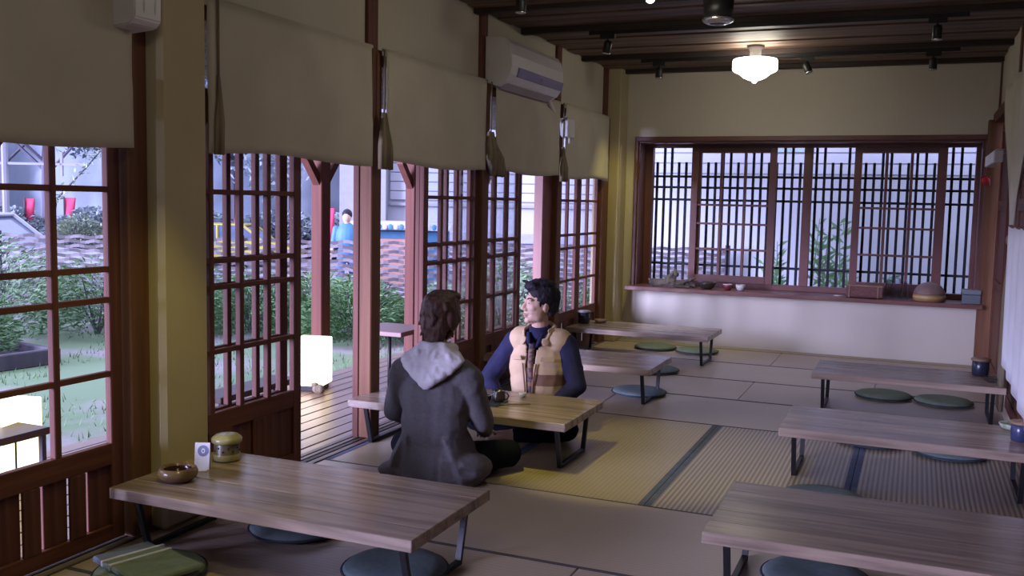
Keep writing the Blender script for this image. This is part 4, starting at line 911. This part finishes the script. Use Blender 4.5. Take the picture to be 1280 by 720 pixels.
bm = bmesh.new(); bxb(bm, -0.15, 0.11, -0.02, 0.02, 0, 0.02, 0.003); bxb(bm, -0.04, 0.0, -0.16, 0.16, 0, 0.02, 0.003); frombm('cross_foot', bm, BLACK, st_)
# planter frame on the lawn
pf = empty('planter_frame', (-8.65, 6.75, -0.3), math.radians(-8), 'low dark wooden planter frame on the lawn at far left', 'planter')
for (x0, x1, y0, y1) in ((-0.6, 0.6, -0.5, -0.42), (-0.6, 0.6, 0.42, 0.5), (-0.6, -0.52, -0.42, 0.42), (0.52, 0.6, -0.42, 0.42)):
    bm = bmesh.new(); bxb(bm, x0, x1, y0, y1, 0, 0.16, 0.01); frombm('timber', bm, BARK, pf)
bm = bmesh.new(); bxb(bm, -0.52, 0.52, -0.42, 0.42, 0, 0.08); frombm('soil', bm, BARK, pf)
# shrubs
def shrub(name, x, y, r, h, m, label, n=900, L_=0.13, blade=0.011, grp='shrubs along the garden fence', cat='shrub', z0=-0.30, up=0.5):
    t = empty(name, (x, y, z0), 0, label, cat, grp); bm = bmesh.new(); rnd = random.Random(int(x*100)+int(y*37))
    for k in range(int(n*1.9)):
        a = rnd.uniform(0, 2*PI); rr0 = r*math.sqrt(rnd.random()); q = rr0/r; zz = h*(1-0.55*q*q)*rnd.uniform(0.12, 1.0)
        p = Vector((rr0*math.cos(a), rr0*math.sin(a), zz)); dv = Vector((math.cos(a)*rnd.uniform(0.2, 1), math.sin(a)*rnd.uniform(0.2, 1), rnd.uniform(-0.3, 1)*up+0.2)).normalized()
        sd_ = dv.cross(Vector((rnd.uniform(-1, 1), rnd.uniform(-1, 1), rnd.uniform(-1, 1)))).normalized()*blade*rnd.uniform(0.7, 1.3); l2 = L_*rnd.uniform(0.6, 1.2)
        v = [bm.verts.new(p_) for p_ in (p, p+dv*l2*0.45+sd_, p+dv*l2-Vector((0, 0, 0.25*l2)), p+dv*l2*0.45-sd_)]; bm.faces.new(v)
    frombm('foliage', bm, m, t)['kind'] = 'stuff'
    bm = bmesh.new()
    for k in range(7):
        a = rnd.uniform(0, 6.28); tube(bm, [(0, 0, 0), (r*0.3*math.cos(a), r*0.3*math.sin(a), h*0.4), (r*0.5*math.cos(a), r*0.5*math.sin(a), h*0.75)], [0.02, 0.012, 0.006], 5)
    frombm('stems', bm, BARK, t); return t
for i, (x, y, r_, h, m, n, lb) in enumerate((
    (-10.0, 7.9, 1.0, 1.25, LEAFA, 2200, 'large pale green shrub at far left below the white car'),
    (-9.3, 8.9, 0.75, 0.95, LEAFB, 1500, 'deep green shrub left of the ochre pillar, behind the door glass'),
    (-9.0, 6.9, 0.45, 0.75, LEAFB, 900, 'dark shrub rising behind the low planter frame'),
    (-8.6, 9.9, 0.75, 0.80, LEAFA, 1500, 'pale shrub seen through the left bars of the first lattice door'),
    (-7.7, 9.9, 0.65, 0.80, LEAFB, 1500, 'dark green shrub seen through the middle of the first lattice door'),
    (-6.95, 10.2, 0.60, 0.80, LEAFB, 1500, 'deep green shrub just left of the veranda post with the lantern'),
    (-6.25, 10.0, 0.65, 0.80, LEAFB, 2000, 'thick grassy shrub right of the glowing lantern post'),
    (-5.4, 10.6, 0.55, 0.70, LEAFA, 1300, 'light green shrub right of the thick brown door post'),
    (-4.7, 11.0, 0.55, 1.05, LEAFA, 1400, 'tall feathery shrub in the open gap behind the man'),
    (-4.0, 11.6, 0.45, 0.8, LEAFB, 800, 'shrub behind the farthest sliding door'))):
    shrub('garden_shrub', x, y, r_, h, m, lb, n)
# tufts of grass on the lawn
bm = bmesh.new()
for k in range(5000):
    x, y = random.uniform(-9.5, -4.6), random.uniform(2.2, 10.5)
    if (math.sin(x*1.7+y)*math.cos(y*1.3-x) < -0.15): continue
    a = random.uniform(0, 6.28); w = 0.006; h = random.uniform(0.03, 0.07)
    v = [bm.verts.new(p) for p in ((x-w*math.cos(a), y-w*math.sin(a), -0.30), (x+w*math.cos(a), y+w*math.sin(a), -0.30), (x+random.uniform(-.03, .03), y+random.uniform(-.03, .03), -0.30+h))]; bm.faces.new(v)
tag(frombm('grass', bm, mat('grass_blade', (0.17, 0.26, 0.12), (0.13, 0.21, 0.10), rough=0.9, spec=0.1)), 'patchy short grass of the garden lawn', 'grass', None, 'stuff')
# woven bamboo fence
FA, FB = Vector((-14.2, 7.85, 0)), Vector((-2.3, 12.85, 0)); fd = (FB-FA).normalized(); FL = (FB-FA).length
BAM = mat('woven_bamboo_strip', (0.155, 0.13, 0.14), (0.11, 0.09, 0.10), (2, 2, 30), 0.7)
fe = empty('bamboo_fence', (FA.x, FA.y, -0.3), math.atan2(fd.y, fd.x), 'woven bamboo strip fence closing the garden', 'fence')
npan = 8; pw_ = FL/npan
for i in range(npan+1):
    if ('fp',) not in PC:
        bm = bmesh.new(); tube(bm, [(0, 0, 0), (0, 0, 1.22)], 0.035, 8); me = bpy.data.meshes.new('fence_post'); bm.to_mesh(me); bm.free(); me.materials.append(BARK); PC[('fp',)] = me
    link('fence_post', PC[('fp',)], None, fe, (i*pw_, 0, 0))
smesh = []
for s2 in (0, 1):
    bm = bmesh.new(); n = 24; prev = None
    for k in range(n+1):
        xx = pw_*k/n; yy = 0.022*math.sin(PI*k/3+s2*PI); cur = [bm.verts.new((xx, yy+o1, o2+0.012*math.sin(k*1.3+s2*2))) for o1, o2 in ((-0.004, -0.021), (0.004, -0.021), (0.004, 0.021), (-0.004, 0.021))]
        if prev:
            for e_ in range(4): bm.faces.new((prev[e_], prev[(e_+1) % 4], cur[(e_+1) % 4], cur[e_]))
        prev = cur
    me = bpy.data.meshes.new('bamboo_strip'); bm.to_mesh(me); bm.free(); me.materials.append(BAM); smesh.append(me)
for i in range(npan):
    for j in range(19):
        link('bamboo_strip', smesh[j % 2], None, fe, (i*pw_, 0, 0.05+j*0.0615))
# garden wall behind the back window
gw = empty('white_garden_wall', (0, 13.2, -0.3), 0, 'white garden wall behind the latticed back window', 'wall')
WW = mat('white_render', (0.36, 0.36, 0.39), (0.33, 0.33, 0.36), (1, 1, 1), 0.85)
bm = bmesh.new(); bxb(bm, -3.6, 5, 0, 0.2, 0, 2.62); frombm('wall_face', bm, WW, gw)
for j in range(5):
    bm = bmesh.new(); bxb(bm, -3.6, 5, -0.03, 0.0, 2.18+j*0.14, 2.30+j*0.14, 0.004); frombm('siding_board', bm, WW, gw)
bm = bmesh.new(); bxb(bm, -3.7, 5, -0.1, 0.3, 2.88, 2.96); frombm('coping', bm, PAV, gw)
for i, x in enumerate((-1.8, 1.1)):
    bm = bmesh.new(); bxb(bm, x, x+0.5, -0.05, 0.0, 2.46, 2.60, 0.005); frombm('vent_window', bm, mat('grey_green_vent', (0.25, 0.32, 0.3), rough=0.6), gw)
def bamboo(x, y, h, n, label):
    t = empty('bamboo_plant', (x, y, -0.3), 0, label, 'plant', 'leafy canes behind the back window'); rnd = random.Random(int(x*91)); bs = bmesh.new(); bl_ = bmesh.new()
    for k in range(n):
        bx_, by_ = rnd.uniform(-0.28, 0.28), rnd.uniform(-0.1, 0.1); hh = h*rnd.uniform(0.6, 1); lean = rnd.uniform(-0.2, 0.2)
        tube(bs, [(bx_, by_, 0), (bx_+lean*0.4, by_, hh*0.5), (bx_+lean, by_, hh)], [0.012, 0.009, 0.004], 5)
        for q in range(16):
            f_ = 0.25+0.75*q/16; p = Vector((bx_+lean*f_, by_, hh*f_)); s2 = 1 if q % 2 else -1; L_ = 0.17*rnd.uniform(0.7, 1.2)
            dv = Vector((s2*rnd.uniform(0.5, 1), rnd.uniform(-0.4, 0.4), rnd.uniform(0.2, 1))).normalized(); w = Vector((-dv.z, 0, dv.x))*0.02
            v = [bl_.verts.new(p_) for p_ in (p, p+dv*L_*0.4+w, p+dv*L_, p+dv*L_*0.4-w)]; bl_.faces.new(v)
    frombm('canes', bs, LEAFB, t); frombm('leaves', bl_, mat('cane_leaf', (0.14, 0.27, 0.11), (0.08, 0.18, 0.07), (3, 3, 3), 0.7), t); return t
bamboo(-1.62, 12.3, 1.35, 8, 'leafy green canes behind the left of the narrow middle panes')
bamboo(-0.95, 12.2, 1.75, 8, 'tallest leafy canes, behind the pane right of the middle post')
bamboo(-0.60, 12.4, 1.05, 5, 'short leafy canes behind the basket on the sill')
shrub('hedge', 0.6, 12.4, 0.6, 0.6, LEAFB, 'low dark hedge behind the right panes of the back window', 700)
shrub('hedge', -0.2, 12.6, 0.5, 0.55, LEAFA, 'low pale hedge behind the middle panes of the back window', 600)
# ---- white building with siding across the street
def rotempty(name, p, ang, label, cat, group=None): return empty(name, p, ang, label, cat, group)
ba = math.atan2(23.18-20.62, -7.19+13.33)
bd = rotempty('white_building', (-13.33, 20.62, -0.33), ba, 'white clapboard building across the street', 'building')
SID = mat('white_siding', (0.34, 0.34, 0.37), (0.31, 0.31, 0.345), (0.6, 0.6, 0.6), 0.8)
bm = bmesh.new(); bxb(bm, 0, 18, 0.05, 4, 0.0, 7.0); frombm('wall', bm, SID, bd)
for j in range(22):
    if ('sid',) not in PC:
        bm = bmesh.new(); bxb(bm, 1.2, 18, -0.02, 0.06, 0, 0.215, 0.012); me = bpy.data.meshes.new('siding_board'); bm.to_mesh(me); bm.free(); me.materials.append(SID); PC[('sid',)] = me
    link('siding_board', PC[('sid',)], None, bd, (0, 0, 1.75+j*0.23))
bm = bmesh.new(); bxb(bm, 0, 1.15, -0.35, 0.05, 0, 7.0, 0.01); frombm('corner_pier', bm, mat('pier_render', (0.22, 0.22, 0.25), (0.20, 0.20, 0.23), rough=0.9), bd)
bm = bmesh.new(); bxb(bm, 1.2, 18, -0.25, 0.05, 0.72, 0.95, 0.01); frombm('grey_ledge', bm, mat('grey_ledge', (0.3, 0.3, 0.36), rough=0.8), bd)
bm = bmesh.new(); bxb(bm, 1.2, 18, -0.06, 0.05, 1.60, 1.68, 0.01); frombm('eaves_line', bm, PAV, bd)
# blue kiosk with scalloped awning
ks = rotempty('blue_kiosk', (-10.75, 17.15, -0.33), ba, 'blue kiosk with scalloped white awning in front of the white building', 'kiosk')
BLU = mat('kiosk_blue', (0.04, 0.15, 0.27), (0.035, 0.13, 0.24), rough=0.6)
bm = bmesh.new(); bxb(bm, 0, 1.9, 0, 0.8, 0, 1.10, 0.01); frombm('counter_body', bm, BLU, ks)
bm = bmesh.new(); bxb(bm, -0.1, 2.1, -0.35, 0.8, 1.22, 1.30, 0.01); frombm('awning_top', bm, WW, ks)
for j in range(19):
    bm = bmesh.new(); ell(bm, (-0.02+j*0.112, -0.35, 1.20), (0.054, 0.015, 0.06), u=10, v=6); frombm('scallop', bm, BLU if j % 2 else WW, ks)
for x in (0.02, 1.86):
    bm = bmesh.new(); bxb(bm, x, x+0.05, -0.3, -0.25, 0, 1.22); frombm('post', bm, WW, ks)
bm = bmesh.new(); bxb(bm, 0.55, 1.2, -0.25, -0.02, 0.0, 0.95, 0.01); frombm('orange_pink_crate', bm, mat('orange_pink', (0.36, 0.19, 0.15), rough=0.7), ks)
# passer by in blue
pp = empty('person', (-8.60, 13.45, -0.33), math.radians(200), 'distant passer-by in blue clothes walking beyond the fence', 'person')
bm = bmesh.new(); ell(bm, (0, 0, 1.47), (0.075, 0.09, 0.11)); cap(bm, (0, 0, 1.32), (0, 0, 1.4), 0.05, 0.05)
ell(bm, (0, 0, 1.12), (0.17, 0.10, 0.24)); ell(bm, (0, 0, 0.88), (0.15, 0.1, 0.12))
for s2 in (-1, 1):
    cap(bm, (s2*0.19, 0, 1.25), (s2*0.23, 0.02, 0.98), 0.045, 0.036); cap(bm, (s2*0.23, 0.02, 0.98), (s2*0.24, 0.13, 0.78), 0.035, 0.025); cap(bm, (s2*0.24, 0.13, 0.78), (s2*0.24, 0.17, 0.70), 0.022, 0.012)
    cap(bm, (s2*0.08, 0, 0.85), (s2*0.09, s2*0.12, 0.46), 0.08, 0.055); cap(bm, (s2*0.09, s2*0.12, 0.46), (s2*0.09, s2*0.05, 0.06), 0.05, 0.035); cap(bm, (s2*0.09, s2*0.05, 0.04), (s2*0.09, s2*0.05+0.14, 0.03), 0.035, 0.028)
remesh('body', bm, 0.015, SKIN, pp, None, 1)
bm = bmesh.new(); ell(bm, (0, 0, 1.12), (0.19, 0.12, 0.26))
for s2 in (-1, 1): cap(bm, (s2*0.18, 0, 1.26), (s2*0.23, 0.02, 0.96), 0.06, 0.05)
remesh('blue_jacket', bm, 0.015, BLU, pp, None, 1)
bm = bmesh.new(); ell(bm, (0, 0, 0.88), (0.165, 0.115, 0.12))
for s2 in (-1, 1): cap(bm, (s2*0.08, 0, 0.85), (s2*0.09, s2*0.12, 0.46), 0.09, 0.066); cap(bm, (s2*0.09, s2*0.12, 0.46), (s2*0.09, s2*0.05, 0.1), 0.062, 0.048)
remesh('blue_trousers', bm, 0.015, mat('denim', (0.06, 0.12, 0.28), rough=0.8), pp, None, 1)
bm = bmesh.new(); ell(bm, (0, -0.015, 1.50), (0.085, 0.098, 0.095)); frombm('hair', bm, HAIRB, pp, None, True)
# banners
def banner(x, y, h, w, label, z0=-0.33, col=(0.50, 0.03, 0.09)):
    t = empty('red_banner', (x, y, z0), ba, label, 'banner', 'red banners outside')
    bm = bmesh.new(); tube(bm, [(0, 0, 0), (0, 0, h)], 0.02, 6); frombm('pole', bm, BARK, t)
    cloth('flag', lambda u, v: Vector((w*u*(1-0.35*v), 0.03*math.sin(5*u+3*v), h-0.03-h*0.45*v)), 8, 8, mat('banner_red', col, rough=0.8), 0.01, t); return t
banner(-10.25, 15.35, 1.6, 0.15, 'thin red banner hanging beside the white building corner')
banner(-22.3, 18.9, 1.6, 0.30, 'left one of the two red banners among the far trees')
banner(-21.3, 19.3, 1.65, 0.34, 'right one of the two red banners among the far trees')
banner(-16.1, 19.9, 1.9, 0.25, 'small red banner above the yellow car')
banner(0.62, 12.75, 1.55, 0.14, 'slim red banner behind the rightmost pane of the back window')
# cars
def car(x, y, ang, c, label, s=1.0):
    t = empty('car', (x, y, -0.33), ang, label, 'car'); m = mat('car_paint_%.2f' % c[2], c, c, rough=0.3)
    bm = bmesh.new(); pr = [(-2.1, 0.28), (2.1, 0.28), (2.15, 0.62), (1.9, 0.80), (1.05, 0.88), (-1.9, 0.90), (-2.12, 0.75)]
    a = [bm.verts.new((p[0]*s, -0.85*s, p[1]*s)) for p in pr]; b = [bm.verts.new((p[0]*s, 0.85*s, p[1]*s)) for p in pr]; n = len(pr)
    for i in range(n): bm.faces.new((a[i], a[(i+1) % n], b[(i+1) % n], b[i]))
    bm.faces.new(list(reversed(a))); bm.faces.new(b); bmesh.ops.bevel(bm, geom=list(bm.edges), offset=0.05*s, segments=2, affect='EDGES'); frombm('car_body', bm, m, t)
    bm = bmesh.new(); pr = [(-1.7, 0.87), (1.1, 0.87), (0.45, 1.36), (-1.35, 1.38)]
    a = [bm.verts.new((p[0]*s, -0.74*s, p[1]*s)) for p in pr]; b = [bm.verts.new((p[0]*s, 0.74*s, p[1]*s)) for p in pr]
    for i in range(4): bm.faces.new((a[i], a[(i+1) % 4], b[(i+1) % 4], b[i]))
    bm.faces.new(list(reversed(a))); bm.faces.new(b); frombm('windows', bm, mat('car_glass', (0.12, 0.14, 0.22), rough=0.1), t)
    for (p, q) in (((-1.7, 0.87), (-1.35, 1.40)), ((1.1, 0.87), (0.45, 1.38)), ((-0.4, 0.87), (-0.4, 1.38))):
        for s2 in (-1, 1):
            bm = bmesh.new(); tube(bm, [(p[0]*s, s2*0.75*s, p[1]*s), (q[0]*s, s2*0.73*s, q[1]*s)], 0.045*s, 6); frombm('pillar', bm, m, t)
    bm = bmesh.new(); bxb(bm, -1.4*s, 0.5*s, -0.72*s, 0.72*s, 1.36*s, 1.42*s, 0.02); frombm('roof', bm, m, t)
    for sx in (-1.3, 1.3):
        for s2 in (-1, 1):
            bm = bmesh.new(); tube(bm, [(sx*s, s2*0.72*s, 0.31*s), (sx*s, s2*0.88*s, 0.31*s)], 0.31*s, 16); frombm('wheel', bm, BLACK, t)
    return t
car(-13.85, 10.55, math.radians(24), (0.40, 0.40, 0.43), 'white car parked beyond the shrubs at the left edge')
car(-15.8, 19.6, ba, (0.45, 0.35, 0.07), 'yellow car glimpsed through the first lattice door', 0.75)
# street pole, round bushes, trees
po = empty('street_pole', (-17.6, 14.46, -0.33), math.radians(24), 'pale street pole with cross arm at far left', 'pole')
bm = bmesh.new(); tube(bm, [(0, 0, 0), (0, 0, 5.5)], 0.07, 8); frombm('shaft', bm, PAV, po)
bm = bmesh.new(); bxb(bm, -0.5, 1.7, -0.03, 0.03, 2.32, 2.37); bxb(bm, 1.15, 1.2, -0.03, 0.03, 2.1, 2.6); frombm('cross_arm', bm, PAV, po)
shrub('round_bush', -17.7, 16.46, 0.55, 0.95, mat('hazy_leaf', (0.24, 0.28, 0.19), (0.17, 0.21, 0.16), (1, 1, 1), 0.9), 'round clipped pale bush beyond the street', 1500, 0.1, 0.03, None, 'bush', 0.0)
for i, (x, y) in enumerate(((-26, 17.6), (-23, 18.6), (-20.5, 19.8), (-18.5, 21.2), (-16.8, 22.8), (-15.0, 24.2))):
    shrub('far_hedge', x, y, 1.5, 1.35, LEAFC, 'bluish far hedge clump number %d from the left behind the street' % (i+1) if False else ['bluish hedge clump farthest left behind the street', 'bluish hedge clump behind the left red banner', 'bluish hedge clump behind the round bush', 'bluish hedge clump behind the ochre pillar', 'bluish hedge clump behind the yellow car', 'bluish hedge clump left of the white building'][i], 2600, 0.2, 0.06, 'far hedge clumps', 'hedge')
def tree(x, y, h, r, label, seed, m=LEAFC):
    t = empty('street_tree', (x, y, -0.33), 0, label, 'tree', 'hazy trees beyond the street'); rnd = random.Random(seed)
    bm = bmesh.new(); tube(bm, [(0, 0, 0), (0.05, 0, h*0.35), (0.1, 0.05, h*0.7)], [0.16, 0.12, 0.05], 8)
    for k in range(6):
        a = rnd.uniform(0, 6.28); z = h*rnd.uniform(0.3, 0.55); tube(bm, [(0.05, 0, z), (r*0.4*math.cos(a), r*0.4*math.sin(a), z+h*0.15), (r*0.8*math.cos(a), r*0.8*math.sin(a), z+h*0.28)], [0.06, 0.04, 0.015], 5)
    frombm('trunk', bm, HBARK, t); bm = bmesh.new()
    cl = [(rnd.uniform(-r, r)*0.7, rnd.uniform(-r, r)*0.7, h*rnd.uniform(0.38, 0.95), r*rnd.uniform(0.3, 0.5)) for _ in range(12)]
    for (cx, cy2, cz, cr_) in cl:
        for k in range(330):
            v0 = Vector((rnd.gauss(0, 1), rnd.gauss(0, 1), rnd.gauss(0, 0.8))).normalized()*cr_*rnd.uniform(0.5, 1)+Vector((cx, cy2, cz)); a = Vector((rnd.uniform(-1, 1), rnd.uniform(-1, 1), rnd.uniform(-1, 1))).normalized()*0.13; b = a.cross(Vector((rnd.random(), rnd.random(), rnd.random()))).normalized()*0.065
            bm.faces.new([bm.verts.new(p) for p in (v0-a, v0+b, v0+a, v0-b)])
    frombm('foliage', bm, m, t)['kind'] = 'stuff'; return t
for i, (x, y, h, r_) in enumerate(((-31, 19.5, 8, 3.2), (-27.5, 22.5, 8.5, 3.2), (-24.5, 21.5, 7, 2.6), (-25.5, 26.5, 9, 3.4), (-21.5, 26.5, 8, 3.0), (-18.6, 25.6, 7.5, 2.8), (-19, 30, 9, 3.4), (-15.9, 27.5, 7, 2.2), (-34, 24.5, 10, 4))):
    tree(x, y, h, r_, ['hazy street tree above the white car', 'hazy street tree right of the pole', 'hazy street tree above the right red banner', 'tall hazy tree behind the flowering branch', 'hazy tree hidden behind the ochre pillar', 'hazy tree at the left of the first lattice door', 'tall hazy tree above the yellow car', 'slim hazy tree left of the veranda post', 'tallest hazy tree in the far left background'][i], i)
wb_ = empty('sky_cover_ridge', (-32, 38, -0.4), math.radians(23), 'hazy blue wooded ridge added to hide the bright sky behind the trees', 'backdrop')  # added ridge, covers the overbright sky between the trees
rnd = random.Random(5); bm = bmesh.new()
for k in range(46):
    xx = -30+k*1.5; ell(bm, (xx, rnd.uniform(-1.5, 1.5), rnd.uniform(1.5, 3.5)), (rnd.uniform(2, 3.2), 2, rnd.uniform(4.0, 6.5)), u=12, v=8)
remesh('canopy', bm, 0.5, mat('hazed_ridge_canopy', (0.21, 0.235, 0.28), (0.17, 0.195, 0.24), (0.5, 0.5, 0.5), 1.0), wb_, None, 1, (1.2, 1.5))  # blue air haze is painted into the canopy colour
# flowering branch in front of the trees
fb = empty('flowering_branch', (-9.9, 8.9, 1.3), 0, 'pale leafy branch slanting up across the upper left pane', 'branch')
bm = bmesh.new(); bl_ = bmesh.new(); P0, P1 = Vector((-0.25, -0.1, -1.6)), Vector((0.65, 0.35, 0.95))
tube(bm, [P0, Vector((-0.05, 0.0, 0.05)), Vector((0.3, 0.2, 0.5)), P1], [0.02, 0.014, 0.01, 0.005], 6); frombm('stem', bm, BARK, fb)
for k in range(110):
    u = random.uniform(0, 1); p = Vector((-0.05, 0, 0.05)).lerp(P1, u)+Vector((random.uniform(-.07, .07), random.uniform(-.05, .05), random.uniform(-.07, .07)))
    a = Vector((random.uniform(-1, 1), random.uniform(-1, 1), random.uniform(-1, 0.2))).normalized()*0.035; b = a.cross(Vector((0.3, 0.5, 0.8))).normalized()*0.016
    bl_.faces.new([bl_.verts.new(q) for q in (p-a, p+b, p+a, p-b)])
frombm('pale_leaves', bl_, mat('pale_leaf', (0.36, 0.42, 0.31), (0.28, 0.35, 0.25), rough=0.8), fb)['kind'] = 'stuff'
